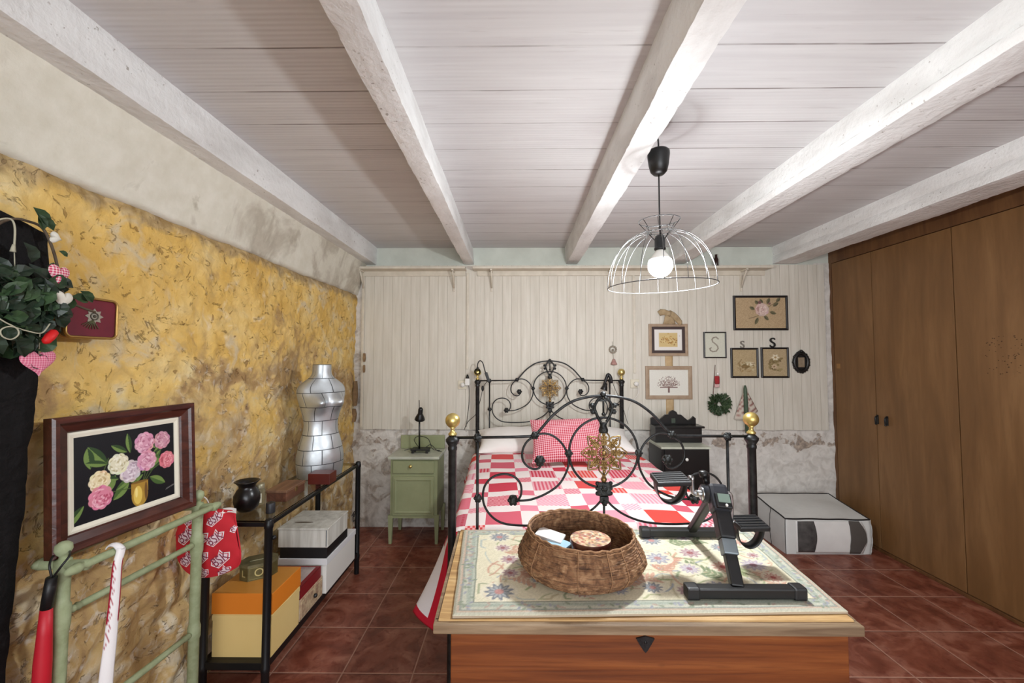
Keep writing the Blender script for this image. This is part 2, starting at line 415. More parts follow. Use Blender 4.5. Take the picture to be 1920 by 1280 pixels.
def m_wicker():
    m, t, p = nt('woven wicker'); g = N(t)
    uv = g.n('ShaderNodeTexCoord').outputs['UV']; tc = g.n('ShaderNodeTexCoord').outputs['Object']
    a = g.noise(g.scale(uv, (60, 45, 1)), 1, 5, .5); b = g.noise(tc, 14, 4); w = g.noise(g.scale(uv, (18, 220, 1)), 1, 4)
    base = g.ramp(a, [(.3, rgb(84, 56, 36)), (.5, rgb(142, 102, 70)), (.7, rgb(182, 144, 106))])
    base = g.mix(g.ramp(b, [(.4, 0.), (.7, .4)]), base, rgb(96, 62, 38))
    base = g.mix(g.ramp(w, [(.35, .6), (.5, 0.)]), base, rgb(48, 30, 18))
    t.links.new(base, p.inputs['Base Color']); p.inputs['Roughness'].default_value = .75
    t.links.new(g.bump(g.math('ADD', a, w), .9, .006), p.inputs['Normal'])
    return m
def m_gingham(name, c1, c2, size, bump=.2):
    m, t, p = nt(name); g = N(t)
    uv = g.n('ShaderNodeTexCoord').outputs['UV']; sx = g.n('ShaderNodeSeparateXYZ', i_0=uv)
    def s(o): return g.math('GREATER_THAN', g.math('FRACT', g.math('DIVIDE', o, size)), .42)
    f = g.math('MULTIPLY', g.math('ADD', s(sx.outputs[0]), s(sx.outputs[1])), .5)
    t.links.new(g.ramp(f, [(.0, c2), (.5, tuple((a+b)/2 for a, b in zip(c1, c2))), (1., c1)], 'CONSTANT' if False else 'LINEAR'), p.inputs['Base Color'])
    p.inputs['Roughness'].default_value = .9; p.inputs['Specular IOR Level'].default_value = .2
    return m
def m_metalplates():
    m, t, p = nt('riveted aluminium plates'); g = N(t)
    uv = g.n('ShaderNodeTexCoord').outputs['UV']
    br = g.n('ShaderNodeTexBrick', i_Scale=1.0); t.links.new(uv, br.inputs['Vector'])
    for k, v in (('Mortar Size', .0024), ('Brick Width', .098), ('Row Height', .088), ('Mortar Smooth', .2), ('Bias', 0.)): br.inputs[k].default_value = v
    br.offset = .5; br.inputs['Color1'].default_value = (.66, .70, .73, 1); br.inputs['Color2'].default_value = (.50, .54, .57, 1); br.inputs['Mortar'].default_value = (.12, .13, .14, 1)
    tc = g.n('ShaderNodeTexCoord').outputs['Object']; n = g.noise(tc, 18, 5); 
    t.links.new(br.outputs[0], p.inputs['Base Color']); p.inputs['Metallic'].default_value = .85
    t.links.new(g.ramp(n, [(.3, .36), (.7, .58)]), p.inputs['Roughness'])
    t.links.new(g.bump(g.math('ADD', g.math('MULTIPLY', br.outputs['Fac'], -.6), g.math('MULTIPLY', n, .5)), .5, .006), p.inputs['Normal'])
    return m

M_FLOOR = m_floor(); M_CEIL = m_ceiling(); M_BEAM = m_beam(); M_STONE = m_stone(); M_PLAS = m_plaster(); M_LOW = m_lowwall(); M_PANEL = m_panel()
M_GREENISH = mat('pale grey green plaster', rgb(206, 210, 200), .85, var=rgb(192, 196, 186), vs=6, bump=.2, bs=20)
M_WHITEWALL = mat('white plaster', rgb(214, 210, 204), .85, bump=.2, bs=20)
M_CREAM = mat('cream gloss paint', rgb(216, 208, 192), .45, var=rgb(200, 192, 176), vs=14)
M_WARD = m_wood('brown varnished plywood', rgb(108, 76, 43), rgb(122, 87, 51), rgb(136, 100, 62), (6, 6, .7), 1.6, .5, .6)
M_WARDF = m_wood('brown frame wood', rgb(88, 56, 30), rgb(102, 68, 38), rgb(116, 80, 46), (6, 6, .7), 2, .5)
M_PINE = m_wood('pale pine', rgb(142, 104, 62), rgb(196, 158, 106), rgb(214, 182, 130), (1, 12, 12), 2.0, .5, 1.0, True)
M_PINED = m_wood('weathered pine edge', rgb(104, 82, 60), rgb(134, 112, 86), rgb(160, 138, 110), (1, 12, 12), 2.0, .6, 1.0)
M_PINEO = m_wood('orange varnished pine', rgb(82, 38, 14), rgb(120, 64, 28), rgb(142, 82, 40), (1.1, 8, 30), 1.3, .4, .5, True)
M_IRON = mat('dark iron', rgb(38, 39, 40), .38, .7, var=rgb(62, 63, 64), vs=30, bump=.15, bs=80)
M_IRONG = mat('grey iron casting', rgb(70, 72, 72), .4, .75, var=rgb(34, 35, 36), vs=60, bump=.5, bs=90)
M_BRASS = mat('polished brass', rgb(222, 202, 132), .33, .85, var=rgb(196, 172, 100), vs=12)
M_BRASSD = mat('aged pierced brass', rgb(176, 146, 96), .38, .85, var=rgb(104, 78, 44), vs=60)
M_BLACK = mat('satin black', rgb(16, 16, 17), .4)
M_BLACKP = mat('black plastic', rgb(22, 22, 24), .45, bump=.05)
M_BLACKW = mat('black lacquered wood', rgb(13, 12, 13), .3)
M_WHITEP = mat('white plastic', rgb(232, 230, 224), .4)
M_STEEL = mat('brushed steel', rgb(190, 192, 194), .28, .95)
M_GREEN = mat('sage green paint', rgb(152, 156, 118), .5, var=rgb(136, 142, 104), vs=5, bump=.1, bs=30)
M_GREENR = mat('pale green chalk paint', rgb(164, 174, 138), .7, var=rgb(140, 150, 112), vs=30, bump=.15, bs=40)
M_MARBLE = mat('grey green worktop', rgb(196, 200, 182), .35, var=rgb(172, 174, 160), vs=10)
M_WHITEC = mat('white cotton', rgb(236, 232, 228), .9, spec=.2, bump=.12, bs=40)
M_TABLEM = mat('black painted steel', rgb(24, 24, 26), .42, .3)
M_COL = mat_col('printed pattern'); M_FAB = mat_col('printed fabric', .95, .35, 500)
M_CANVAS = mat_col('painted canvas', .45, .1, 300)
# ============================================================ THE ROOM
YB = -2.4
def nz(x, y, z, s=1.0): return noise.noise(Vector((x*s, y*s, z*s)))
# floor
b = MB(); b.box(XL-.1, 3.4, YB-.1, YW+.1, -.08, 0); struct(b.build('floor', M_FLOOR))
# ceiling boards
b = MB(); b.box(XL-.1, 3.4, YB-.1, YW+.1, ZC, ZC+.05); struct(b.build('ceiling', M_CEIL))
# left wall, rubble stone below and a smooth plaster band above
ys = np.concatenate([np.linspace(YB, .75, 30)[:-1], np.linspace(.75, YW+.02, 330)]); zs = np.linspace(0, 2.04, 220)
P = np.zeros((len(zs), len(ys), 3))
for j, z in enumerate(zs):
    for i, y in enumerate(ys):
        d = .018*nz(0, y, z, 2.2) + .012*nz(3, y, z, 5.5) + .009*nz(7, y, z, 14) + .005*nz(9, y, z, 30) + .002*nz(11, y, z, 60)
        low = max(0, min(1, (1.0-z)/.5))
        c = noise.voronoi(Vector((0, y*4.2+.3*nz(1, y, z, 3), z*5.2)))[0]
        d += low*.022*(min(1, (c[1]-c[0])*2.6)-.6)
        e = max(0, (z-1.97)/.07); d -= .02*e*e
        P[j, i] = (XL+d-.004, y, z+.012*nz(2, y, 0, 4)*(z > 2.0))
b = MB(); b.sheet(P)
struct(b.build('wall_left', M_STONE), 'yellow washed rubble stone wall on the left')
P = np.zeros((24, 200, 3))
for j in range(24):
    for i in range(200):
        y = YB+(YW-YB)*i/199; k = j/23.
        z = 2.022+.007*nz(1, y, 0, 6)+.004*nz(5, y, 0, 25) if j < 2 else 2.022+(ZC-2.022)*(j-1)/22.
        x = XL+.012+.075*max(0, (z-2.03))/.263+.004*nz(4, y, z, 3)
        if j == 0: x = XL-.03
        P[j, i] = (min(x, XL+.1), y, z)
b = MB(); b.sheet(P); struct(b.build('wall_left', M_PLAS), 'cream plaster band above the stone wall')
b = MB(); b.box(XL-.25, XL-.06, YB-.1, YW+.1, 0, ZC); struct(b.build('wall_left', M_WHITEWALL), 'core of the left wall')
# back wall
xs = np.linspace(XL-.03, 3.35, 420); zs = np.linspace(0, 2.30, 200); P = np.zeros((200, 420, 3))
for j, z in enumerate(zs):
    for i, x in enumerate(xs):
        w = max(0, min(1, (.83-z)/.05)); cl = max(0, min(1, (-1.33-x)/.03))
        r = max(0, min(1, (x-2.60)/.05))
        d = .010*nz(x, 0, z, 3)+.010*nz(x, 5, z, 8)+.004*nz(x, 9, z, 22)
        P[j, i] = (x, YW-.006-max(w, cl, r)*(.008+d), z)
b = MB(); b.sheet(P); struct(b.build('wall_back', M_LOW), 'limewashed rough wall under the boards')
b = MB(); b.box(XL-.1, 3.4, YW-.012, YW+.1, 2.27, ZC); struct(b.build('wall_back', M_GREENISH), 'pale grey green plaster above the shelf')
b = MB(); b.box(XL-.1, 3.4, YW+.005, YW+.1, 0, 2.28); struct(b.build('wall_back', M_WHITEWALL), 'core of the back wall')
# tongue and groove boarding with a slightly ragged foot
xs = np.linspace(-1.352, 2.70, 300); b = MB()
P = np.zeros((4, 300, 3))
for i, x in enumerate(xs):
    zb = .842+.008*nz(x, 0, 0, 7)
    P[0, i] = (x, YW, zb); P[1, i] = (x, YW-.03, zb); P[2, i] = (x, YW-.03, 2.285); P[3, i] = (x, YW, 2.285)
b.sheet(P, sm=False); b.box(-1.358, -1.34, YW-.034, YW, .85, 2.27, 0)
struct(b.build('wall_back', M_PANEL), 'cream painted vertical boarding')
YP = YW-.03
for k, (u, v0, v1) in enumerate(((877, 512, 692), (1189, 505, 700), (681, 512, 800))):
    x = at(u, 600, Y=YP).x; b = MB(); b.box(x-.011, x+.011, YP-.012, YP, at(u, v1, Y=YP).z, at(u, v0, Y=YP).z, bev=.003)
    struct(b.build('trim_%d' % (k+1), M_CREAM), 'painted vertical batten on the boarding')
# bare wood scars on the boarding beside the left wall
M_SCAR = mat('bare wood scar', rgb(150, 122, 88), .8, var=rgb(118, 92, 64), vs=20)
b = MB()
for (u0, u1, v0, v1) in ((665, 671, 714, 760), (661, 669, 766, 790), (683, 686, 662, 678), (683, 685, 684, 698)):
    p = at(u0, v0, Y=YP-.001); q = at(u1, v1, Y=YP-.001)
    n_ = 9; top = []; bot = []
    for i in range(n_):
        k = i/(n_-1); wd = (q.x-p.x)/2*(.5+.5*math.sin(PI*k)+.25*nz(u0, k*4, 0, 1)); cx = (p.x+q.x)/2
        top.append((cx-wd, p.z+(q.z-p.z)*k)); bot.append((cx+wd, p.z+(q.z-p.z)*k))
    b.prism(top+bot[::-1], YP-.036, YP-.0305+.03)
struct(b.build('trim_8', M_SCAR), 'flaked patches of bare wood at the left end of the boarding')
# wall behind the camera, with a window made up for the fill light
b = MB()
for x0, x1, z0, z1 in ((XL-.1, -.75, 0, ZC), (1.95, 3.4, 0, ZC), (-.75, 1.95, 0, .65), (-.75, 1.95, 2.25, ZC)):
    b.box(x0, x1, YB-.15, YB, z0, z1)
struct(b.build('wall_front', M_WHITEWALL), 'white wall behind the camera')
b = MB(); b.quad_frame(-.75, 1.95, .65, 2.25, .06, YB-.08, YB-.02); b.box(.57, .63, YB-.08, YB-.03, .7, 2.2)
struct(b.build('added_window', M_CREAM), 'added window behind the camera for the fill light')
# right wall beyond the wardrobes
b = MB(); b.box(3.32, 3.42, YB-.1, YW+.1, 0, ZC); b.box(XR, 3.32, YB, .235, 0, ZC)
struct(b.build('wall_right', M_WHITEWALL), 'white wall to the right behind the camera')
# ceiling beams
def beam(k, prof, label):
    n = 260; y0, y1 = YB, YW-.004; P = np.zeros((n, 0, 3)); pts = []
    dense = []
    for a, c in zip(prof[:-1], prof[1:]):
        m_ = max(2, int(math.hypot(a[0]-c[0], a[1]-c[1])/.02))
        for q in range(m_): dense.append((a[0]+(c[0]-a[0])*q/m_, a[1]+(c[1]-a[1])*q/m_))
    dense.append(prof[-1]); nu = len(dense)
    corner = [any(math.hypot(d[0]-p[0], d[1]-p[1]) < 1e-6 for p in prof[1:-1]) for d in dense]
    P = np.zeros((n, nu, 3))
    for j in range(n):
        y = y0+(y1-y0)*j/(n-1)
        for i, (x, z) in enumerate(dense):
            dx = .004*nz(k*3, y, z, 3)+.0018*nz(k, y*2, z*3, 18); dz = .004*nz(k*5, y, x, 3)+.002*nz(k*7, y*2, x*3, 22)
            if corner[i]:
                mx = sum(p[0] for p in prof)/len(prof); q1 = .003+.006*abs(nz(k, y*1.5, 1, 26)); dx += q1*(1 if x < mx else -1); dz += .5*q1
            P[j, i] = (x+dx, y, min(z+dz, ZC) if z < ZC-.01 else ZC+.002)
    b = MB(); ks = [0]+[i for i in range(nu) if corner[i]]+[nu-1]
    for i0, i1 in zip(ks[:-1], ks[1:]): b.sheet(P[:, i0:i1+1])
    b.add([P[-1, i] for i in range(nu)], [list(range(nu))]); b.add([P[0, i] for i in range(nu)], [list(range(nu))])
    struct(b.build('trim_%d' % (k+3), M_BEAM), label)
beam(1, [(XL+.06, ZC), (-1.348, ZB+.004), (-1.342, ZB), (-1.245, ZB), (-1.243, ZC)], 'whitewashed beam along the left wall')
beam(2, [(-.47, ZC), (-.468, ZB), (-.372, ZB), (-.388, ZC)], 'whitewashed beam left of centre')
beam(3, [(.43, ZC), (.440, ZB), (.547, ZB), (.55, ZC)], 'whitewashed beam beside the lamp')
beam(4, [(1.352, ZC), (1.355, ZB+.05), (1.33, ZB+.035), (1.338, ZB), (1.492, ZB), (1.50, ZC)], 'whitewashed beam right of the lamp')
beam(5, [(2.262, ZC), (2.268, ZB+.07), (2.262, ZB), (2.48, ZB), (2.49, ZC)], 'whitewashed beam in front of the wardrobes')

# ============================================================ wardrobe
war = thing('wardrobe', 'long built-in wardrobe with plain brown plywood doors filling the right wall', 'wardrobe', (XR, 2, 0))
dz0 = at(1640, 470, X=XR).z
b = MB(); b.box(XR+.018, 3.3, .24, YW-.012, .01, ZC-.004); b.box(XR-.001, XR+.03, .24, YW-.012, dz0+.006, ZC-.004); b.box(XR-.001, XR+.03, YW-.045, YW-.012, .01, dz0+.006)
b.build('carcass', M_WARDF, war)
gaps = [3.655, 3.25, 2.648, 2.046, 1.444, .842, .24]
b = MB(); b.box(XR-.012, XR+.03, .24, YW-.02, 0, .022, bev=.003); b.build('plinth', M_WARDF, war)
M_SPECK = mat('worm holes', rgb(62, 38, 18), .8)
for i in range(6):
    y1, y0 = gaps[i]-.003, gaps[i+1]+.003
    b = MB(); b.box(XR-.004, XR+.017, y0, y1, .026, dz0, bev=.0015)
    if i == 2:
        for q in range(60):
            u = rng.uniform(1848, 1916); v = rng.uniform(628, 702); p = at(u, v, X=XR-.0042)
            b.ball((XR-.004, p.y, p.z), rng.uniform(.0012, .003), 6, sc=(.3, 1.5, 1), m=1)
    d = b.build('door', [M_WARD, M_SPECK], war)
    if i in (0, 1):
        hy = at((1647, 1665)[i], 786, X=XR).y; hz = at(1647, 786, X=XR).z
        b = MB(); b.box(XR-.009, XR-.004, hy-.009, hy+.009, hz-.035, hz+.035, bev=.003)
        b.tube(smooth_path([(XR-.008, hy, hz+.028), (XR-.026, hy-.006, hz+.018), (XR-.03, hy-.008, hz-.004), (XR-.024, hy-.004, hz-.03)], 5), .0055, 8)
        b.ball((XR-.024, hy-.004, hz-.032), .0075, 10)
        h = b.build('handle', M_IRON, d)
    if i == 0:
        p = at(1572, 686, X=XR-.005); b = MB(); b.box(XR-.0055, XR-.004, p.y-.02, p.y+.02, p.z-.02, p.z+.02)
        b.build('patch', mat('sanded patch', rgb(150, 110, 66), .7), d)

# ============================================================ shelf on the back wall
shz = at(960, 500, Y=YP-.12).z
def shelf(u0, u1, label, brk):
    x0 = at(u0, 500, Y=YP-.12).x; x1 = at(u1, 500, Y=YP-.12).x
    t = thing('wall_shelf', label, 'shelf', ((x0+x1)/2, YP-.06, shz-.03), group=None)
    zt = shz+.006
    b = MB(); b.box(x0, x1, YP-.125, YP+.018, zt-.02, zt, bev=.003); b.build('shelf_board', M_CREAM, t)
    b = MB(); b.box(x0+.03, x1-.01, YP-.016, YP, zt-.062, zt-.02, bev=.002); b.build('back_rail', M_CREAM, t)
    for u in brk:
        x = at(u, 530, Y=YP-.02).x; b = MB()
        b.box(x-.009, x+.009, YP-.014, YP, zt-.2, zt-.021, bev=.002); b.box(x-.009, x+.009, YP-.115, YP-.014, zt-.034, zt-.0205, bev=.002)
        b.tube([(x, YP-.1, zt-.036), (x, YP-.06, zt-.085), (x, YP-.012, zt-.17)], .0075, 8)
        b.build('bracket', M_CREAM, t)
shelf(657, 872, 'cream painted shelf high in the left corner, ending at the second beam', (681, 851))
shelf(886, 1450, 'long cream painted shelf running behind the hanging lamp', (922, 1142, 1391))
p = at(1343, 499, Y=YP-.05)
b = MB(); zt = shz+.0065
b.lathe([(.016, 0), (.019, .004), (.019, .07), (.012, .085), (.009, .1), (.011, .112), (.0, .112)], 16, (p.x, YP-.05, zt), caps=False)
tag(b.build('bottle', mat('dark brown glass', rgb(44, 24, 20), .25)), 'small dark brown bottle on the long wall shelf behind the lamp', 'bottle')

# ============================================================ pendant lamp
lx, ly, lz = BULB
pl = thing('pendant_lamp', 'hanging lamp with a domed open wire shade and glowing round bulb', 'lamp', (lx, ly, 1.72))
b = MB(); b.tube(smooth_path([(.551, ly, 2.392), (.572, ly, 2.398), (.6, ly, 2.392), (lx, ly, 2.372), (lx, ly, 2.34)], 5), .0035, 8, 0); b.box(.546, .553, ly-.012, ly+.012, 2.375, 2.41, bev=.002)
b.build('hook', M_BLACKP, pl)
b = MB(); b.tube([(lx, ly, 2.345), (lx, ly, 2.1), (lx+.002, ly, 1.97)], .0034, 8); b.build('cable', M_BLACKP, pl)
ct = at(1236, 282, Y=ly).z; cb = at(1236, 328, Y=ly).z; hh = ct-cb
b = MB(); b.lathe([(.006, 0), (.022, .002*1), (.034, hh*.14), (.041, hh*.4), (.046, hh*.8), (.0455, hh*.93), (.040, hh*.99), (.004, hh)], 32, (lx, ly, cb)); b.build('ceiling_cup', M_BLACK, pl)
b = MB(); b.lathe([(.006, .0), (.017, -.006), (.0215, -.02), (.0215, -.056), (.0235, -.057), (.0235, -.064), (.018, -.066)], 24, (lx, ly, 1.976)); b.build('lamp_holder', M_BLACKP, pl)
# bulb: white plastic neck and a glowing globe
b = MB(); b.lathe([(.0135, .070), (.017, .062), (.030, .046), (.040, .032), (.0445, .0235)], 28, (lx, ly, lz)); b.build('bulb_neck', M_WHITEP, pl)
M_GLOW = mat('glowing bulb', (.94, .975, 1), .5, emit=BULB_E)
b = MB(); prof = [(BULB_R*math.cos(math.radians(a)), BULB_R*math.sin(math.radians(a))) for a in range(-90, 31, 6)]
b.lathe([(max(r, 1e-4), z) for r, z in prof], 32, (lx, ly, lz), caps=True); b.build('bulb', M_GLOW, pl)
# wire shade, hung a little askew
T = Matrix.Translation((lx, ly, 1.918)) @ Matrix.Rotation(math.radians(-1.2), 4, 'Y') @ Matrix.Rotation(math.radians(1.5), 4, 'X') @ Matrix.Translation((-lx, -ly, -1.918))
b = MB(); R0 = .219; zt, zb_ = 1.985, 1.757; zr = 2.034
def circ(r, z, n=48): return [(lx+r*math.cos(2*PI*k/n), ly+r*math.sin(2*PI*k/n), z) for k in range(n)]
b.tube(circ(R0, zb_), .0019, 8, closed=True, xf=T); b.tube(circ(.046, zt+.002, 32), .0019, 8, closed=True, xf=T); b.tube(circ(.083, zr, 40), .0019, 8, closed=True, xf=T); b.tube(circ(.056, zt+.015, 32), .0014, 8, closed=True, xf=T)
M_WIRE = mat('grey white wire', rgb(84, 84, 84), .4)
b.build('rim_wire', M_WIRE, pl)
for k in range(16):
    a = 2*PI*(k+.3)/16; pts = []
    for q in range(15):
        th = PI/2*q/14; r = .044+(R0-.044)*math.sin(th)**1.0; z = zb_+(zt-zb_)*math.cos(th)
        pts.append((lx+r*math.cos(a), ly+r*math.sin(a), z))
    w = MB(); w.tube(pts, .00135, 6, xf=T); w.build('shade_wire', M_WIRE, pl)
for k in range(8):
    a = 2*PI*(k+.5)/8; w = MB(); w.tube([(lx+.045*math.cos(a), ly+.045*math.sin(a), zt), (lx+.083*math.cos(a), ly+.083*math.sin(a), zr)], .0014, 6, xf=T); w.build('crown_wire', mat('dark wire', rgb(44, 42, 40), .4, .5) if k == 0 else bpy.data.materials['dark wire'], pl)
for k in range(3):
    a = 2*PI*k/3+.4; w = MB(); w.tube([(lx+.021*math.cos(a), ly+.021*math.sin(a), 1.955), (lx+.045*math.cos(a), ly+.045*math.sin(a), zt+.001)], .0022, 6); w.build('shade_carrier', bpy.data.materials['dark wire'], pl)
# ============================================================ drawing on sheets (pattern colours only)
class Pic:
    def __init__(s, w, h, px, bg):
        s.nx = int(round(w/px))+1; s.ny = int(round(h/px))+1; s.w = w; s.h = h
        s.X, s.Z = np.meshgrid(np.linspace(0, w, s.nx), np.linspace(0, h, s.ny)); s.C = np.zeros((s.ny, s.nx, 3)); s.C[:] = np.array(bg)/255.; s.px = px
    def put(s, m, col, jit=0):
        c = np.array(col)/255.; k = m[..., None]
        if jit: c = c + rng.uniform(-jit, jit, s.C.shape[:2])[..., None]
        s.C = s.C*(1-k)+c*k
    def soft(s, d): return np.clip(.5-d/s.px, 0, 1)
    def ell(s, x, z, rx, rz, col, rot=0, a=1, jit=0):
        c, q = math.cos(rot), math.sin(rot); dx = (s.X-x)*c+(s.Z-z)*q; dz = -(s.X-x)*q+(s.Z-z)*c
        s.put(s.soft((np.sqrt((dx/rx)**2+(dz/rz)**2)-1)*min(rx, rz))*a, col, jit)
    def flower(s, x, z, r, cols, petals=8, rot=0, sq=1):
        dx = s.X-x; dz = (s.Z-z)/sq; R = np.sqrt(dx**2+dz**2); T = np.arctan2(dz, dx)+rot
        edge = r*(.82+.18*np.cos(T*petals))
        s.put(s.soft(R-edge), cols[0]); s.put(s.soft(R-edge*.72)*(.5+.5*np.cos(T*petals)), cols[1]); s.put(s.soft(R-r*.3), cols[2])
    def leaf(s, x, z, L, wd, rot, col, col2=None):
        c, q = math.cos(rot), math.sin(rot); dx = (s.X-x)*c+(s.Z-z)*q; dz = -(s.X-x)*q+(s.Z-z)*c
        t = np.clip(dx/L, 0, 1); hw = wd*np.sin(PI*t)**.8
        m = s.soft(np.abs(dz)-hw)*(dx > 0)*(dx < L); s.put(m, col)
        if col2: s.put(m*(dz > 0), col2)
    def line(s, pts, wd, col, a=1):
        D = np.full(s.X.shape, 9.)
        for (x0, z0), (x1, z1) in zip(pts[:-1], pts[1:]):
            l2 = (x1-x0)**2+(z1-z0)**2+1e-12; t = np.clip(((s.X-x0)*(x1-x0)+(s.Z-z0)*(z1-z0))/l2, 0, 1)
            D = np.minimum(D, np.hypot(s.X-x0-t*(x1-x0), s.Z-z0-t*(z1-z0)))
        s.put(s.soft(D-wd/2)*a, col)
    def rect(s, x0, x1, z0, z1, col, a=1): s.put(s.soft(np.maximum(np.abs(s.X-(x0+x1)/2)-(x1-x0)/2, np.abs(s.Z-(z0+z1)/2)-(z1-z0)/2))*a, col)
    def peony(s, x, z, r, base, dark, light, seed=0):
        q = np.random.RandomState(seed+11)
        for k in range(9):
            a = 2*PI*k/9+.3*seed; s.ell(x+r*.62*math.cos(a), z+r*.62*math.sin(a), r*.4, r*.4, [c+q.randint(-10, 10) for c in base])
        s.ell(x, z, r*.75, r*.75, base)
        for k in range(46):
            a = q.uniform(0, 2*PI); d = r*.85*math.sqrt(q.uniform(0, 1)); c = light if q.rand() < .55 else dark
            s.ell(x+d*math.cos(a), z+d*math.sin(a), r*q.uniform(.08, .2), r*q.uniform(.04, .09), c, a+PI/2+q.uniform(-.6, .6), .75)
    def lin(s): return lin(np.clip(s.C, 0, 1))

# ============================================================ bed
bx0 = at(850, 820, Y=1.73).x; bx1 = at(1415, 822, Y=1.73).x; bcx = (bx0+bx1)/2; BW = (bx1-bx0)/2
hcx = at(1031, 720, Y=3.58).x; BANG = math.atan2(bcx-hcx, 1.85); BL = 1.85
MBED = Matrix.Translation((bcx, 1.73, 0)) @ Matrix.Rotation(BANG, 4, 'Z')
bed = thing('iron_bed', 'black wrought iron double bed with brass balls, scrollwork and pierced brass rosettes', 'bed', M=MBED)
sc_ = (bx1-bx0)/565.
def zf(v): return at(1130, v, Y=1.73).z
def pf(u, v, y=0): return ((u-1132)*sc_, y, zf(v))
def mir(pts): return [(-x, y, z) for x, y, z in pts]
def casting(b, p, r, m=0):
    b.ball(p, r, 12, m)
    for k in range(6):
        a = k*PI/3; b.ball((p[0]+r*.75*math.cos(a), p[1]-r*.35, p[2]+r*.75*math.sin(a)), r*.42, 8, m)
def bedend(y, dz, name, low, ballr, glow):
    sh = lambda pts: [(p[0], y, p[2]+dz) for p in pts]
    rz = zf(820)+dz
    root = MB()
    for s in (-1, 1):
        b = MB(); x = s*BW
        b.lathe([(.022, 0), (.022, .04), (.017, .05), (.0165, rz-.05), (.019, rz-.045), (.019, rz-.035), (.0165, rz-.03), (.027, rz-.012), (.028, rz-.004), (.019, rz+.006), (.012, rz+.012)], 24, (x, y, 0))
        po = b.build('post', M_IRON, bed, local=True)
        b = MB(); h = .062
        b.lathe([(.016, 0), (.018, .006), (.009, .016), (.008, .026), (.015, .034)], 24, (x, y, rz+.012)); b.ball((x, y, rz+.012+.034+ballr*.86), ballr, 28)
        b.build('ball_finial', M_BRASS, po, local=True)
    # top rail with the arch
    L = [(-BW, 0, zf(819)), (-.36, 0, zf(818))] + smooth_path([pf(1000, 817), pf(1012, 806), pf(1038, 777), pf(1068, 755), pf(1098, 745), pf(1132, 741)], 5)
    rail = sh(L + mir(L)[::-1][1:])
    b = MB(); b.tube(rail, .0058, 10); b.build('top_rail', M_IRON, bed, local=True)
    for s in (-1, 1):
        f = (lambda pts: pts) if s < 0 else mir
        # upright rod
        x = s*abs(pf(896, 0)[0]); b = MB(); b.tube([(x, y, rz), (x, y, low)], .0058, 10); b.build('upright_rod', M_IRON, bed, local=True)
        S_ = [(1004, 814), (1022, 812), (1038, 817), (1053, 830), (1063, 848), (1066, 868), (1060, 888), (1046, 909), (1022, 925), (995, 935), (972, 937)]
        b = MB(); b.tube(sh(f(smooth_path([pf(*q) for q in S_], 4))), .0046, 8)
        b.build('scroll', M_IRON, bed, local=True)
        S_ = [(1002, 817), (988, 827), (980, 843), (980, 860), (988, 872), (1000, 878), (1011, 876), (1015, 866)]
        b = MB(); b.tube(sh(f(smooth_path([pf(*q) for q in S_], 4))), .0046, 8); b.build('scroll', M_IRON, bed, local=True)
        S_ = [(970, 938), (977, 925), (976, 906), (964, 892), (946, 887), (925, 892), (910, 908), (906, 930), (911, 950), (925, 968), (945, 979), (975, 983), (1020, 983), (1060, 978), (1092, 966), (1114, 951), (1128, 936)]
        b = MB(); b.tube(sh(f(smooth_path([pf(*q) for q in S_], 4))), .0046, 8); b.build('scroll', M_IRON, bed, local=True)
        for (u, v, r) in ((1003, 815, .0155), (896, 819, .0165), (897, 931, .0155), (1066, 849, .015)):
            b = MB(); q = sh(f([pf(u, v)]))[0]; casting(b, q, r); b.build('rosette_casting', M_IRONG, bed, local=True)
        for (u, v, r) in ((1012, 862, .020), (962, 935, .020)):
            b = MB(); q = sh(f([pf(u, v)]))[0]; casting(b, q, r); b.build('leaf_casting', M_IRONG, bed, local=True)
    c = pf(1132, 848)[2]+dz; r = 65*sc_
    b = MB(); b.tube([(r*math.cos(2*PI*k/56), y, c+r*math.sin(2*PI*k/56)) for k in range(56)], .0048, 8, closed=True); b.build('ring', M_IRON, bed, local=True)
    # crest casting above the ring
    b = MB(); t0 = zf(741)+dz
    for s in (-1, 1):
        b.tube([(s*q[0], y-.004, q[2]) for q in smooth_path([(.004, 0, t0-.006), (.022, 0, t0-.018), (.036, 0, t0-.048), (.026, 0, t0-.082), (.012, 0, t0-.108)], 5)], [.006]*21, 8)
        casting(b, (s*.046, y-.002, t0-.04), .010); casting(b, (s*.043, y-.002, t0-.066), .010)
    b.ball((0, y, t0+.004), .013, 12); b.tube([(0, y-.004, t0-.012), (0, y-.004, t0-.07)], .0042, 8); b.ball((0, y-.004, t0-.076), .008, 10); b.box(-.022, .022, y-.008, y+.004, t0-.024, t0-.016)
    b.lathe([(.018, .0), (.020, .012), (.013, .03), (.017, .042)], 12, (0, y, t0-.152)); b.build('crest_casting', M_IRONG, bed, local=True)
    b = MB(); b.tube([(0, y, t0-.14), (0, y, low)], .005, 8); b.build('upright_rod', M_IRON, bed, local=True)
    b = MB(); z1 = zf(915)+dz; b.box(-.027, .027, y-.010, y+.008, z1-.03, z1+.024, bev=.006)
    for s in (-1, 1):
        for k in (-1, 0, 1): b.ball((s*.027, y-.002, z1+k*.02), .009, 8)
    b.box(-.018, .018, y-.012, y+.008, z1-.058, z1-.03, bev=.006); casting(b, (0, y-.008, z1), .012); casting(b, (0, y-.006, z1-.055), .012)
    b.build('lower_casting', M_IRONG, bed, local=True)
    # pierced brass rosette, eight points
    b = MB(); R = .090
    def ring(r, t, n=40): b.tube([(r*math.cos(2*PI*k/n), y-.008, c+r*math.sin(2*PI*k/n)) for k in range(n)], t, 6, closed=True)
    ring(.052, .0032); ring(.034, .0026); ring(.016, .0032)
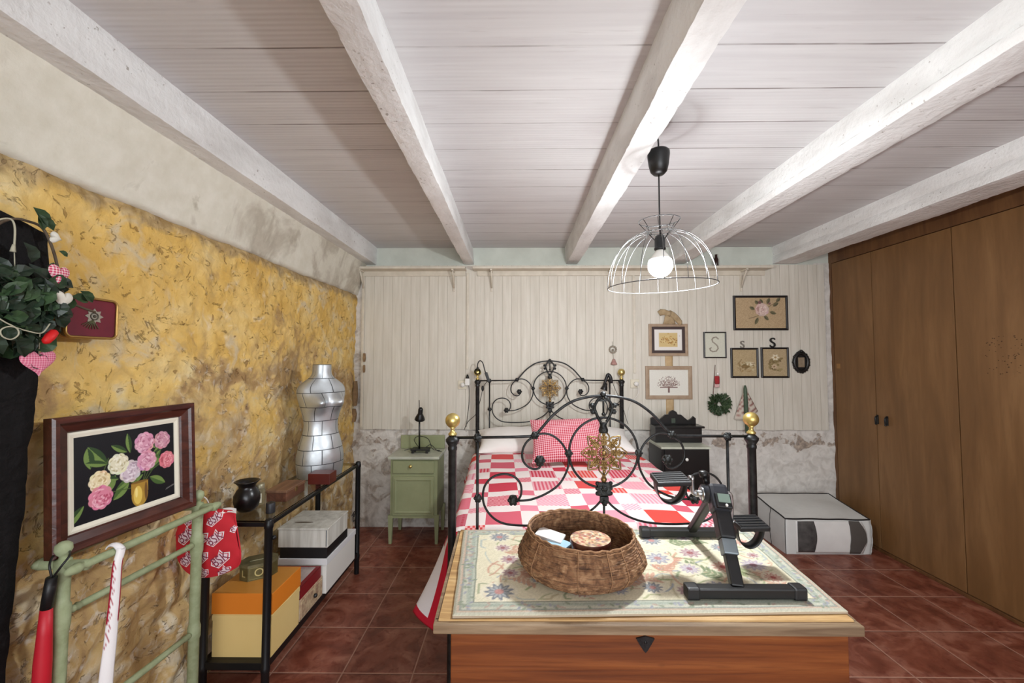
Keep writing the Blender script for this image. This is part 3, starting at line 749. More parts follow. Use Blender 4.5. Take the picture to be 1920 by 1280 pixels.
    b.ball((0, y-.010, c), .011, 12, sc=(1, .6, 1))
    for k in range(24):
        a = 2*PI*k/24; b.tube([(.016*math.cos(a), y-.008, c+.016*math.sin(a)), (.052*math.cos(a), y-.008, c+.052*math.sin(a))], .0019, 5)
    for k in range(16):
        a = 2*PI*(k+.5)/16; b.ball((.043*math.cos(a), y-.010, c+.043*math.sin(a)), .0052, 8, sc=(1, .6, 1))
    for k in range(8):
        a = 2*PI*k/8+PI/8*0; tip = R+.004
        po = [(.05, -.020), (.068, -.0215), (.080, -.012), (tip, 0), (.080, .012), (.068, .0215), (.05, .020)]
        rot = lambda p: (p[0]*math.cos(a)-p[1]*math.sin(a), y-.008, c+p[0]*math.sin(a)+p[1]*math.cos(a))
        b.tube(smooth_path([rot(p) for p in po], 3), .0032, 6); b.ball(rot((.076, 0)), .007, 8, sc=(1, .6, 1)); b.ball(rot((.062, -.010)), .005, 8, sc=(1, .6, 1)); b.ball(rot((.062, .010)), .005, 8, sc=(1, .6, 1))
        b.tube([rot((.052, 0)), rot((.088, 0))], .0022, 5)
    # thin backing with gaps so the rosette reads as pierced work
    for k in range(8):
        a = 2*PI*k/8; w = .19
        po = [(.030*math.cos(a-w), .030*math.sin(a-w)), (.050*math.cos(a-w), .050*math.sin(a-w)), (.066*math.cos(a-w*.7), .066*math.sin(a-w*.7)), (.088*math.cos(a), .088*math.sin(a)), (.066*math.cos(a+w*.7), .066*math.sin(a+w*.7)), (.050*math.cos(a+w), .050*math.sin(a+w)), (.030*math.cos(a+w), .030*math.sin(a+w))]
        b.prism([(p[0], c+p[1]) for p in po], y-.0075, y-.0055)
    b.lathe([(.009, 0), (.013, .01), (.006, .024)], 12, (0, y, c-.118)); b.lathe([(.006, 0), (.012, .012), (.006, .026)], 12, (0, y, c+.09))
    b.build('brass_rosette', M_BRASSD, bed, local=True)
bedend(0, 0, 'footboard', .36, .030, True)
bedend(BL, .137, 'headboard', .40, .031, True)
for s in (-1, 1):
    b = MB(); b.box(s*BW-.018, s*BW+.018, .015, BL-.015, .30, .34, bev=.003); b.build('side_rail', M_IRON, bed, local=True)
b = MB()
for k in range(8): b.box(-BW+.02, BW-.02, .1+k*.235, .16+k*.235, .322, .34)
b.build('slat_frame', M_IRON, bed, local=True)
b = MB(); b.box(-.585, .585, .04, BL-.03, .342, .715, bev=.05, seg=4, sm=True, xf=MBED)
tag(b.build('mattress', M_WHITEC), 'thick mattress on the iron bed under the patchwork quilt', 'mattress')

# patchwork quilt
cell = .0105
wid = [15, 8]
def cells(n, start=0):
    out = []; k = start
    while len(out) < n: out += [k]*wid[k % 2]; k += 1
    return out[:n]
side = .36; NU = int((1.22+2*side)/cell)+1; NV = int(1.56/cell)+1
ci = cells(NU); cj = cells(NV, 1)
q_ = np.random.RandomState(21)
pal = [(206, 96, 112), (196, 60, 78), (214, 112, 128), (232, 150, 164), (214, 82, 82), (224, 138, 156), (178, 52, 72), (216, 74, 66)]
pc = {}
P = np.zeros((NV, NU, 3)); C = np.zeros((NV, NU, 3))
for j in range(NV):
    t = j/(NV-1); yl = .012+t*1.50
    for i in range(NU):
        sx = (i/(NU-1)-.5)*(1.22+2*side); ax = abs(sx); sg = 1 if sx > 0 else -1
        half = .600
        dropmax = side*(1-.70*t) if sg < 0 else side*(1-.35*t)
        if ax <= half:
            x = sx; z = .742+.012*nz(sx, yl, 0, 2.5)+.006*nz(sx, yl, 4, 7)-.012*(ax/half)**6
            x += 0
        else:
            e = (ax-half); k = min(1, e/side); d = dropmax*k
            flare = (.012+.030*k*k+(.145*max(0, (.40-t)/.40)*min(1, .12+t/.085)*k if sg < 0 else 0)); fold = .012*k*math.sin(yl*26+sg)
            x = sg*(half+.014*math.sin(min(1, k*6)*PI/2)+flare+fold); z = .730-d+.006*nz(sx, yl, 2, 6)
            yl2 = yl
        if t < .055: z -= .16*((.055-t)/.055)**2 if ax < half-.02 else 0
        P[j, i] = (x, yl+(-.02*max(0, ax-half)/side*(t < .1)), z)
        a, c_ = ci[i], cj[j]
        if (a+c_) % 2 == 0:
            if (a, c_) not in pc: pc[(a, c_)] = (pal[q_.randint(len(pal))], q_.randint(6))
            col, kind = pc[(a, c_)]; col = np.array(col, float)
            if kind == 0 and (i//1+j//1) % 2: col = col*.45+140
            if kind == 1 and i % 2: col = col*.5+118
            if kind == 2 and (i % 2 or j % 2) and a % 2 == 0: col = col*.75+60
        else: col = np.array((230, 219, 216.))
        eL = (NU-1-i) if sg > 0 else i
        wb0 = 6+22*max(0, min(1, (.42-t)/.2)) if sg < 0 else 12
        if eL < wb0: col = np.array((232, 230, 236.))
        if eL < 4 or (j < 4 and ax > half): col = np.array((188, 26, 50.))
        C[j, i] = lin(col/255.)
b = MB(); b.sheet(P, C, facecol=True, xf=MBED); qo = tag(b.build('patchwork_quilt', M_FAB), 'red, pink and white patchwork quilt spread over the bed', 'quilt')
sm_ = qo.modifiers.new('thickness', 'SOLIDIFY'); sm_.thickness = .008; sm_.offset = 1

def pillow_geo(b, w, h, t, xf, n=40, cr=.10, uvs=True, seed=1):
    us = np.linspace(-1, 1, n); P = np.zeros((n, n, 3)); Q = np.zeros((n, n, 3)); UV = np.zeros((n, n, 2))
    for j, v in enumerate(us):
        for i, u in enumerate(us):
            th = t/2*((1-abs(u)**2.6)**.55)*((1-abs(v)**2.6)**.55)
            x = w/2*u*(1-cr*(1-v*v)*abs(u)**3); y = h/2*v*(1-cr*(1-u*u)*abs(v)**3)
            wr = .05*t*nz(x*1, y*1, seed, 9)*(1-abs(u*v))
            P[j, i] = (x, y, th+wr+.001); Q[j, i] = (x, y, -th*.8+wr*.5); UV[j, i] = (x, y)
    b.sheet(P, None, UV, xf=xf); b.sheet(Q[:, ::-1], None, UV[:, ::-1], xf=xf)
# pillows (white) lying at the head
for (u, wdt, yy, zz, rz, lab) in ((-.30, .60, 1.615, .812, .03, 'white pillow on the left side of the bed, under the desk lamp side of the headboard'), (.31, .60, 1.60, .817, -.05, 'white pillow on the right side of the bed beside the black bedside cabinet')):
    b = MB(); X = MBED @ Matrix.Translation((u, yy, zz)) @ Matrix.Rotation(rz, 4, 'Z') @ Matrix.Rotation(math.radians(14), 4, 'X')
    pillow_geo(b, wdt, .42, .15, X, seed=u*9)
    tag(b.build('pillow', M_WHITEC), lab, 'pillow', 'white pillows')
bpy.data.objects['pillow']['label'] = 'white pillow left of the gingham cushion at the head of the bed'
# lower white sheet at the head of the bed
P = np.zeros((20, 60, 3))
for j in range(20):
    for i in range(60):
        x = (i/59-.5)*1.30; y = 1.46+.35*j/19; ax = abs(x); z = .727+.004*nz(x, y, 0, 8)-(max(0, ax-.59)*1.7)
        P[j, i] = (x, y, z)
b = MB(); b.sheet(P, xf=MBED); so = tag(b.build('bed_sheet', M_WHITEC), 'white sheet showing under the pillows at the head of the bed', 'sheet')
so.modifiers.new('thickness', 'SOLIDIFY').thickness = .004
# gingham cushion leaning on the pillows
M_GING = m_gingham('red gingham', rgb(180, 46, 68), rgb(230, 190, 196), .0135)
lo_ = at(1066, 868, Z=.775); hi_ = at(1060, 790, Y=lo_.y+.20)
ln = (hi_-lo_).length; ang = math.atan2(hi_.z-lo_.z, hi_.y-lo_.y)
b = MB(); X = Matrix.Translation((lo_+hi_)/2+Vector((0, -.01, .012))) @ Matrix.Rotation(-.03, 4, 'Y') @ Matrix.Rotation(ang, 4, 'X')
wcu = at(1129, 830, Y=lo_.y+.08).x-at(995, 830, Y=lo_.y+.08).x
pillow_geo(b, wcu*1.02, ln*1.06, .13, X, 48, cr=.06, seed=4)
tag(b.build('cushion', M_GING), 'red and white gingham cushion leaning on the pillows', 'cushion')

# ============================================================ chest at the foot of the bed
ZL = .777
fl = at(812, 1166, Z=ZL); fr = at(1617, 1168, Z=ZL)
bl = Vector((fl.x-.018, 1.688, ZL)); br = Vector((fr.x+.02, 1.690, ZL))
ch = thing('blanket_chest', 'pine blanket chest at the foot of the bed with a dark keyhole plate', 'chest', ((fl.x+fr.x)/2, 1.4, 0))
zt = at(1200, 1190, Y=fl.y).z
def quad(a, i): return [(a[0].x+i, a[0].y+i), (a[1].x-i, a[1].y+i), (a[2].x-i, a[2].y), (a[3].x+i, a[3].y)]
cor = [fl, fr, br, bl]
b = MB(); b.prism(quad(cor, .012), ZL-.020, ZL, 'z')
lid = b.build('lid', M_PINE, ch)
b = MB(); z0 = at(1200, 1191, Y=fl.y).z; b.box(fl.x, fr.x, fl.y-.001, fl.y+.026, z0, ZL-.0045, bev=.003); b.prism([(fl.x, fl.y+.02), (fl.x+.024, fl.y+.02), (bl.x+.024, bl.y), (bl.x, bl.y)], z0, ZL-.0045, 'z'); b.prism([(fr.x-.024, fr.y+.02), (fr.x, fr.y+.02), (br.x, br.y), (br.x-.024, br.y)], z0, ZL-.0045, 'z')
b.build('lid_moulding', M_PINED, lid)
yb = fl.y+.03; x0 = at(845, 1200, Y=yb).x; x1 = at(1591, 1200, Y=yb).x
b = MB(); b.box(x0, x1, yb, 1.675, .05, ZL-.022, bev=.003); b.build('body', M_PINEO, ch)
b = MB(); b.box(x0-.018, x1+.018, yb-.016, 1.68, .0, .10, bev=.006); b.build('plinth', M_PINEO, ch)
p = at(1210, 1206, Y=yb-.003); b = MB()
b.prism([(p.x-.024, p.z+.013), (p.x-.012, p.z+.016), (p.x, p.z+.019), (p.x+.012, p.z+.016), (p.x+.024, p.z+.013), (p.x+.014, p.z-.004), (p.x+.005, p.z-.018), (p.x, p.z-.023), (p.x-.005, p.z-.018), (p.x-.014, p.z-.004)], yb-.005, yb+.001)
b.build('keyhole_plate', M_IRON, ch)
b = MB(); b.tube([(p.x, yb-.006, p.z+.004), (p.x, yb-.003, p.z+.004)], .004, 10); b.box(p.x-.002, p.x+.002, yb-.0062, yb-.003, p.z-.010, p.z+.004); b.build('keyhole', M_BLACK, ch)

# tapestry rug over the lid
ZR = .788
r0 = at(848, 1152, Z=ZR); r1 = at(1590, 1143, Z=ZR); r2 = at(1408, 990, Z=ZR); r3 = at(870, 991.5, Z=ZR)
r2 = Vector((r2.x, min(r2.y, 1.69), ZR)); r3 = Vector((r3.x, min(r3.y, 1.69), ZR))
RW, RH = 1.06, .55
pic = Pic(RW, RH, .0034, (226, 216, 184))
q = np.random.RandomState(3)
B1 = (178, 172, 156); 
pic.rect(0, RW, 0, RH, (196, 194, 176)); 
for w_, c_ in ((.010, (206, 180, 160)), (.016, (150, 158, 150)), (.021, (202, 202, 184)), (.034, (176, 184, 170)), (.046, (196, 200, 184)), (.052, (140, 146, 132)), (.056, (232, 224, 196))): pic.rect(w_, RW-w_, w_, RH-w_, c_)
for k in range(260):     # small sprigs in the border
    s = q.randint(4); t = q.uniform(.02, .98); w_ = q.uniform(.024, .044)
    x, z = ((t*RW, w_), (t*RW, RH-w_), (w_, t*RH), (RW-w_, t*RH))[s]
    pic.leaf(x, z, .018, .004, q.uniform(0, 6), [(150, 160, 140), (166, 168, 176), (190, 170, 156)][q.randint(3)])
leafc = [(158, 168, 124), (140, 152, 118), (206, 158, 136), (214, 172, 148), (150, 158, 172), (178, 190, 190), (196, 184, 150), (172, 176, 134)]
for k in range(150):
    x, z = q.uniform(.075, RW-.075), q.uniform(.075, RH-.075); a0 = q.uniform(0, 6.28); pts = [(x, z)]
    for s in range(6): a0 += q.uniform(-.1, .7); x += .016*math.cos(a0); z += .016*math.sin(a0); pts.append((x, z))
    pts = [(min(max(a, .066), RW-.066), min(max(c, .066), RH-.066)) for a, c in pts]
    pic.line(pts, q.uniform(.0035, .008), leafc[q.randint(len(leafc))], .8)
for (x, z, a) in ((.14, .22, -.6), (.30, .17, 2.6), (.36, .40, .4), (.62, .22, .9), (.80, .18, 2.4), (.90, .30, -2), (.72, .42, .2), (.20, .44, -.2), (.55, .46, 3), (.48, .15, .2), (.14, .36, .3), (.95, .12, 1.8)):
    col = leafc[q.randint(4)]; pic.line([(x, z), (x+.12*math.cos(a), z+.12*math.sin(a))], .006, col, .9)
    for s in range(7):
        for sg in (-1, 1): pic.leaf(x+.017*s*math.cos(a), z+.017*s*math.sin(a), .042, .0065, a+sg*.9, col)
FC = [((142, 146, 152), (186, 188, 188), (200, 150, 144)), ((180, 150, 156), (206, 184, 178), (168, 110, 112)), ((206, 158, 142), (226, 196, 176), (178, 96, 92)), ((168, 168, 176), (204, 200, 202), (188, 144, 140)), ((190, 178, 186), (214, 206, 208), (170, 134, 146))]
for (x, z, r, k) in ((.125, .105, .044, 0), (.13, .475, .036, 0), (.16, .30, .03, 1), (.14, .385, .026, 1), (.25, .36, .034, 3), (.16, .21, .026, 1), (.36, .10, .028, 2), (.47, .11, .026, 3), (.57, .12, .03, 0), (.66, .10, .026, 1), (.76, .12, .034, 3), (.86, .10, .03, 0), (.95, .17, .028, 2), (.93, .25, .04, 4), (.83, .24, .036, 2), (.72, .23, .032, 4), (.64, .30, .04, 3), (.76, .34, .036, 1), (.88, .38, .034, 0), (.97, .42, .03, 2), (.66, .44, .036, 0), (.78, .47, .03, 4), (.54, .33, .034, 2), (.45, .42, .03, 1), (.34, .47, .03, 2), (.25, .46, .022, 1), (.42, .24, .03, 4), (.31, .26, .026, 0), (.50, .48, .03, 3), (.96, .32, .02, 1), (.24, .17, .02, 3)):
    pic.ell(x, z, r*1.25, r*1.15, (236, 228, 206), 0, .85); pic.flower(x, z, r, FC[k], 9 if k % 2 else 11, x*7)
n_ = pic.C.shape; pic.C = np.clip(pic.C*.93+q.uniform(-.035, .035, n_[:2])[..., None], 0, 1)
P = np.zeros((pic.ny, pic.nx, 3))
for j in range(pic.ny):
    t = j/(pic.ny-1)
    for i in range(pic.nx):
        s = i/(pic.nx-1); p = r0.lerp(r1, s).lerp(r3.lerp(r2, s), t)
        e = min(i, pic.nx-1-i, j, pic.ny-1-j); ez = -.004*max(0, 1-e/2.)
        P[j, i] = (p.x+.002*nz(0, p.y, 0, 12), p.y+.003*nz(p.x, 0, 3, 7), ZR+.0015*nz(p.x, p.y, 0, 6)+ez)
b = MB(); b.sheet(P, pic.lin())
ed = [P[0, i] for i in range(pic.nx)]+[P[j, -1] for j in range(1, pic.ny)]+[P[-1, i] for i in range(pic.nx-2, -1, -1)]+[P[j, 0] for j in range(pic.ny-2, 0, -1)]
E_ = np.array([[(x, y, z) for x, y, z in ed], [(x, y, .7785) for x, y, z in ed]]); CE = np.zeros((2, len(ed), 3)); CE[:] = rgb(176, 160, 140)
b.sheet(E_, CE, cu=True, m=0); b.add([(x, y, .7785) for x, y, z in ed], [list(range(len(ed)))], cols=[[rgb(176, 160, 140)]*len(ed)])
tag(b.build('tapestry_rug', M_FAB), 'cream floral tapestry rug covering the lid of the pine chest', 'rug')
# move the lid surface just under the rug
ZT = ZR+.0015

# ============================================================ oval basket on the chest
cb_ = Vector((.202, 1.340, ZT)); 
bs = thing('wicker_basket', 'brown woven oval basket standing on the floral rug', 'basket', cb_)
prof = [(.02, .002), (.12, .001), (.148, .004), (.166, .016), (.182, .036), (.189, .052), (.186, .068), (.176, .090), (.164, .112), (.158, .126), (.1575, .131), (.1535, .131), (.151, .124), (.158, .104), (.168, .082), (.176, .056), (.172, .034), (.158, .018), (.13, .010), (.02, .009)]
dn = []
for (a, c) in zip(prof[:-1], prof[1:]):
    m_ = max(1, int(math.hypot(a[0]-c[0], a[1]-c[1])/.0011))
    for k in range(m_): dn.append((a[0]+(c[0]-a[0])*k/m_, a[1]+(c[1]-a[1])*k/m_))
dn.append(prof[-1]); nu = 200
P = np.zeros((len(dn), nu, 3)); UV = np.zeros((len(dn), nu, 2)); s_ = 0
for j, (r, z) in enumerate(dn):
    if j: s_ += math.hypot(r-dn[j-1][0], z-dn[j-1][1])
    for i in range(nu):
        a = 2*PI*i/nu; st = math.sin(s_*2*PI/.0062); ck = math.sin(a*42+PI*math.floor(s_/.0062))
        rr = r+(.0011*st+.0009*ck)*(1 if z > .006 else 0)+.002*nz(math.cos(a), math.sin(a), z*6, 3)
        tilt = .010*math.cos(a-2.4)*(z/.13)**2*(1-.0)
        P[j, i] = (cb_.x+rr*1.04*math.cos(a), cb_.y+rr*.94*math.sin(a), cb_.z+z+tilt); UV[j, i] = (a/(2*PI)*1.1, s_)
b = MB(); b.sheet(P, None, UV, cu=True); M_WICK = m_wicker(); b.build('woven_body', M_WICK, bs)
b = MB(); M_CORD = mat('pale cord', rgb(170, 130, 94), .8, var=rgb(132, 96, 66), vs=60)
def brim(a, r=.158, z=.1305): return (cb_.x+r*1.04*math.cos(a), cb_.y+r*.94*math.sin(a), cb_.z+z+.010*math.cos(a-2.4))
b.tube([brim(2*PI*k/90, .1555+.002*math.sin(k*2.1), .132+.0015*math.sin(k*1.7)) for k in range(90)], .0026, 8, closed=True)
b.tube([brim(2*PI*k/90, .1605+.0015*math.sin(k*1.9+1), .124+.0015*math.sin(k*2.3)) for k in range(90)], .0018, 6, closed=True)
b.build('rim_cord', M_CORD, bs)
for a in (-1.27, -.98, -1.75, -2.5, -.35):
    b = MB(); b.tube([(cb_.x+(r+.003)*1.04*math.cos(a), cb_.y+(r+.003)*.94*math.sin(a), cb_.z+z) for r, z in prof[3:10]], .0012, 6); b.build('stitch_cord', M_CORD, bs)
# tin and papers inside
tp = at(1107, 1004, Z=ZT+.113); M_TINR = mat('dark red tin', rgb(96, 30, 36), .35, .3, var=rgb(150, 110, 90), vs=40)
ti = thing('round_tin', 'round floral biscuit tin lying in the woven basket', 'tin', (tp.x, tp.y, ZT+.012))
b = MB(); b.lathe([(.056, 0), (.0575, .002), (.0575, .075), (.056, .078)], 40, (tp.x, tp.y, ZT+.012)); b.build('tin_body', M_TINR, ti)
pic = Pic(.13, .13, .0022, (206, 176, 140))
for k in range(420): pic.ell(q.uniform(0, .13), q.uniform(0, .13), q.uniform(.002, .006), q.uniform(.0015, .004), [(170, 84, 76), (224, 204, 168), (138, 120, 84), (206, 140, 110), (232, 220, 196), (120, 96, 110)][q.randint(6)], q.uniform(0, 3))
n_ = 48; P = np.zeros((14, n_, 3)); C = np.zeros((14, n_, 3)); L_ = pic.lin()
for j in range(14):
    r = .0615*j/13
    for i in range(n_):
        a = 2*PI*i/n_; x, y = r*math.cos(a), r*math.sin(a); P[j, i] = (tp.x+x, tp.y+y, ZT+.106+.004*(1-(r/.0615)**2)); C[j, i] = L_[int((y+.065)/.0022), int((x+.065)/.0022)]
b = MB(); b.sheet(P, C, cu=True, m=0); b.lathe([(.0615, -.016), (.063, -.014), (.063, -.003), (.0615, 0)], 48, (tp.x, tp.y, ZT+.106), m=1, caps=False); b.build('tin_lid', [mat_col('printed tin', .35, 0), M_TINR], ti)
M_BLUE = mat('pale blue paper', rgb(168, 206, 226), .5)
pp = at(1030, 1012, Z=ZT+.07)
b = MB(); b.box(-.05, .04, -.035, .035, 0, .012, bev=.003, xf=Matrix.Translation((pp.x+.008, pp.y+.02, ZT+.068)) @ Matrix.Rotation(-.35, 4, 'Z') @ Matrix.Rotation(.18, 4, 'Y')); tag(b.build('paper_packet', M_WHITEC), 'white paper packet in the basket left of the tin', 'packet')
b = MB(); b.box(-.035, .035, -.028, .028, 0, .01, bev=.002, xf=Matrix.Translation((pp.x+.028, pp.y-.015, ZT+.060)) @ Matrix.Rotation(-.6, 4, 'Z') @ Matrix.Rotation(.1, 4, 'Y')); tag(b.build('paper_packet', M_BLUE), 'pale blue packet in the basket between the white packet and the tin', 'packet')
b = MB(); b.box(cb_.x-.11, cb_.x-.03, cb_.y-.06, cb_.y+.06, ZT+.0115, ZT+.058, bev=.012, seg=3, sm=True); tag(b.build('cloth_bundle', mat('dark folded cloth', rgb(70, 56, 50), .95)), 'dark folded cloth under the packets in the basket', 'cloth')

# ============================================================ pedal exerciser on the chest
ex = thing('pedal_exerciser', 'black folding pedal exerciser standing on the right half of the floral rug', 'exercise machine', (.63, 1.36, ZT))
RB = .0165
f0 = at(1290, 1114, Y=1.165); f1 = at(1516, 1114, Y=1.165)
def footbar(x0, x1, y, name):
    b = MB(); b.box(x0+.02, x1-.02, y-.016, y+.016, ZT+.003, ZT+.031, bev=.004); o = b.build(name, M_BLACK, ex)
    for s in (x0, x1-.036):
        b = MB(); b.box(s, s+.036, y-.0185, y+.0185, ZT, ZT+.0345, bev=.006); b.build('end_cap', M_BLACKP, o)
yf_ = at(1400, 1127, Z=ZT).y+.018; x0 = at(1290, 1127, Y=yf_-.018).x; x1 = at(1516, 1127, Y=yf_-.018).x
footbar(x0, x1, yf_, 'front_foot_bar')
yr_ = 1.60; xr0 = at(1200, 1003, Y=yr_).x; footbar(xr0, xr0+.325, yr_, 'rear_foot_bar')
hub = at(1335, 925, Y=1.385)
def beamtube(b, a, c, w, h, m=0, bev=.004):
    a = Vector(a); c = Vector(c); d = (c-a); L = d.length; zax = d.normalized(); xax = Vector((1, 0, 0)); xax = (xax-zax*xax.dot(zax)).normalized(); yax = zax.cross(xax)
    M = Matrix((xax, yax, zax)).transposed().to_4x4(); M.translation = a
    b.box(-w/2, w/2, -h/2, h/2, 0, L, m, bev=bev, xf=M)
fa = Vector((at(1383, 1105, Y=yf_).x, yf_+.004, ZT+.026)); ra = Vector((at(1296, 1000, Y=yr_).x, yr_-.004, ZT+.026))
top = Vector((hub.x+.012, hub.y-.006, hub.z+.008))
b = MB(); beamtube(b, fa, top, .034, .024); b.build('front_leg', M_BLACK, ex)
b = MB(); beamtube(b, ra, top+Vector((-.004, .012, -.012)), .028, .022); b.build('rear_leg', M_BLACK, ex)
mid = fa.lerp(top, .36); b = MB(); beamtube(b, fa.lerp(top, .30), fa.lerp(top, .46), .042, .032); b.build('clamp_sleeve', mat('grey steel sleeve', rgb(130, 140, 146), .35, .6), ex)
b = MB(); beamtube(b, fa.lerp(top, .46), fa.lerp(top, .80), .046, .040, bev=.006); b.build('leg_cover', M_BLACKP, ex)
hs = MB(); hs.tube([(hub.x-.030, hub.y, hub.z), (hub.x+.034, hub.y, hub.z)], .029, 24); beamtube(hs, fa.lerp(top, .74)+Vector((0, -.004, .004)), top+Vector((0, .01, .014)), .058, .05, bev=.012); hs.build('hub_housing', mat('dark grey plastic', rgb(44, 46, 52), .35), ex)
b = MB(); a_ = fa.lerp(top, .76)+Vector((0, -.026, .020)); c_ = fa.lerp(top, .93)+Vector((0, -.026, .020)); beamtube(b, a_, c_, .046, .014, bev=.004); mo = b.build('display', M_BLACKP, ex)
b = MB(); beamtube(b, a_.lerp(c_, .32)+Vector((0, -.007, .006)), a_.lerp(c_, .9)+Vector((0, -.007, .006)), .036, .004, bev=.001); b.build('display_screen', mat('grey green screen', rgb(112, 128, 118), .3), mo)
b = MB(); b.ball(a_.lerp(c_, .14)+Vector((.004, -.007, .006)), .0045, 10); b.build('display_button', M_WHITEP, mo)
b = MB(); b.tube([(hub.x-.028, hub.y, hub.z), (hub.x-.052, hub.y, hub.z)], .011, 16); b.tube([(hub.x-.03, hub.y, hub.z), (hub.x-.036, hub.y, hub.z)], .021, 20); b.build('axle', M_STEEL, ex)
b = MB(); kx = hub + Vector((-.012, .012, .03)); b.tube([kx, kx+Vector((-.004, .006, .02))], [.008, .006], 10); b.tube([kx+Vector((-.004, .006, .018)), kx+Vector((-.006, .008, .032))], [.013, .015], 16); b.ball(kx+Vector((-.006, .008, .032)), .0148, 14, sc=(1, 1, .5)); b.build('tension_knob', M_BLACK, ex)
def crank(x, dzv, dy):
    b = MB(); e = (x, hub.y+dy, hub.z+dzv); b.tube(smooth_path([(hub.x+(.034 if x > hub.x else -.034), hub.y, hub.z), (x-.006*(1 if x > hub.x else -1), hub.y, hub.z), (x, hub.y+dy*.3, hub.z+dzv*.3), e], 4), .0062, 10); b.build('crank', M_STEEL, ex); return Vector(e)
cl = crank(at(1297, 900, Y=hub.y).x, at(1297, 893, Y=hub.y).z-hub.z, -.004); cr_ = crank(at(1372, 950, Y=hub.y).x, at(1374, 978, Y=hub.y).z-hub.z, .004)
def pedal(cx, z, y, w, tilt):
    """flat tread with a wide strap looping beneath"""
    X = Matrix.Translation((cx, y, z)) @ Matrix.Rotation(tilt, 4, 'Y') @ Matrix.Rotation(.12, 4, 'X')
    b = MB(); b.box(-w/2, w/2, -.040, .040, -.009, .007, bev=.004, xf=X)
    for k in range(5): b.box(-w/2+.006, w/2-.006, -.034+k*.016, -.028+k*.016, .006, .0095, xf=X)
    pd = b.build('pedal', M_BLACKP, ex)
    b = MB(); path = []
    for k in range(25):
        a = PI*k/24; path.append((-(w/2-.004)*math.cos(a)*(1.0), -.075*math.sin(a)**.8 if k not in (0, 24) else 0))
    v0 = []; n_ = len(path)
    P = np.zeros((5, n_, 3))
    for i, (x, zz) in enumerate(path):
        th = .0035+ .006*max(0, x/(w/2))
        nx_, nz_ = x/(w/2), zz/.075; l = math.hypot(nx_, nz_) or 1; nx_ /= l; nz_ /= l
        for r, (dd, yy) in enumerate(((0, -.016), (0, .016), (th, .016), (th, -.016), (0, -.016))):
            P[r, i] = tuple(X @ Vector((x-nx_*dd, yy, zz-nz_*dd-.004)))
    b.sheet(P); b.build('foot_strap', M_BLACK, pd)
wl = at(1288, 895, Y=hub.y).x-at(1224, 895, Y=hub.y).x
pedal(at(1256, 895, Y=hub.y).x, at(1256, 897, Y=hub.y).z, hub.y-.004, wl*.98, -.03)
pedal(at(1405, 980, Y=hub.y).x, at(1405, 981, Y=hub.y).z, hub.y+.004, wl*.86, -.02)
b = MB(); b.tube([cl, cl+Vector((-.012, 0, 0))], .005, 10); b.tube([cr_, cr_+Vector((.012, 0, 0))], .005, 10); b.build('pedal_pin', M_STEEL, ex)
# ============================================================ green bedside cabinet and desk lamp
gy = 3.349; gx0, gx1 = -1.012, -.618; gzt = .683; gyb = YW-.045
gn = thing('bedside_cabinet', 'sage green bedside cabinet with one drawer and one door, left of the bed', 'bedside cabinet', ((gx0+gx1)/2, (gy+gyb)/2, 0))
gzb = at(730, 969, Y=gy).z
b = MB(); b.box(gx0+.012, gx1-.008, gy+.012, gyb, gzb, gzt-.022, bev=.003); b.box(gx0+.012, gx1-.008, gy+.006, gy+.02, gzb-.012, gzb+.012, bev=.002); b.build('body', M_GREEN, gn)
b = MB(); b.box(gx0-.004, gx1+.008, gy-.012, gyb+.004, gzt-.022, gzt, bev=.004); b.build('top', M_MARBLE, gn)
b = MB(); zt_ = at(790, 815, Y=gyb).z; b.box(gx0+.012, gx1, gyb-.016, gyb, gzt+.0005, zt_, bev=.006); b.build('backboard', M_GREEN, gn)
def zpy(v): return at(770, v, Y=gy).z
b = MB(); b.box(gx0+.034, gx1-.034, gy-.004, gy+.013, zpy(887), zpy(864), bev=.003); dr = b.build('drawer', M_GREEN, gn)
p = at(770, 874, Y=gy-.012); b = MB(); b.tube([(p.x, gy-.004, p.z), (p.x, gy-.014, p.z)], .005, 12); b.ball((p.x, gy-.021, p.z), .0135, 16, sc=(1, .7, 1)); b.build('knob', M_BRASS, dr)
b = MB(); b.box(gx0+.034, gx1-.034, gy-.004, gy+.013, zpy(966), zpy(893), bev=.003)
xx0, xx1, za, zb2 = gx0+.034, gx1-.034, zpy(966), zpy(893)
dd = b.build('door', M_GREEN, gn)
b = MB(); b.quad_frame(xx0+.012, xx1-.012, za+.016, zb2-.014, .02, gy-.010, gy-.003); b.build('door_moulding', M_GREEN, dd)
for x in (gx0+.016, gx1-.012):
    for y in (gy+.014, gyb-.02):
        b = MB(); o1, o2 = .019, .011; zz = gzb+.01
        vs = [(x-o2, y-o2, 0), (x+o2, y-o2, 0), (x+o2, y+o2, 0), (x-o2, y+o2, 0), (x-o1, y-o2, zz), (x+o1, y-o2, zz), (x+o1, y+o1, zz), (x-o1, y+o1, zz)]
        b.add(vs, [[0, 1, 2, 3], [4, 5, 6, 7], [0, 1, 5, 4], [1, 2, 6, 5], [2, 3, 7, 6], [3, 0, 4, 7]]); b.build('leg', M_GREEN, gn)
dy = 3.5; bp = at(789, 838, Y=dy)
dl = thing('desk_lamp', 'small black desk lamp on the green bedside cabinet', 'lamp', (bp.x, dy, gzt))
b = MB()
b.box(bp.x-.075, bp.x+.075, dy-.05, dy+.05, gzt+.022, gzt+.034, bev=.004)
b.build('base', M_BLACK, dl)
for s in (-1, 1):
    for t in (-1, 1):
        b = MB(); b.box(bp.x+s*.058-.010, bp.x+s*.058+.010, dy+t*.036-.010, dy+t*.036+.010, gzt, gzt+.024, bev=.003); b.build('foot', M_BLACK, dl)
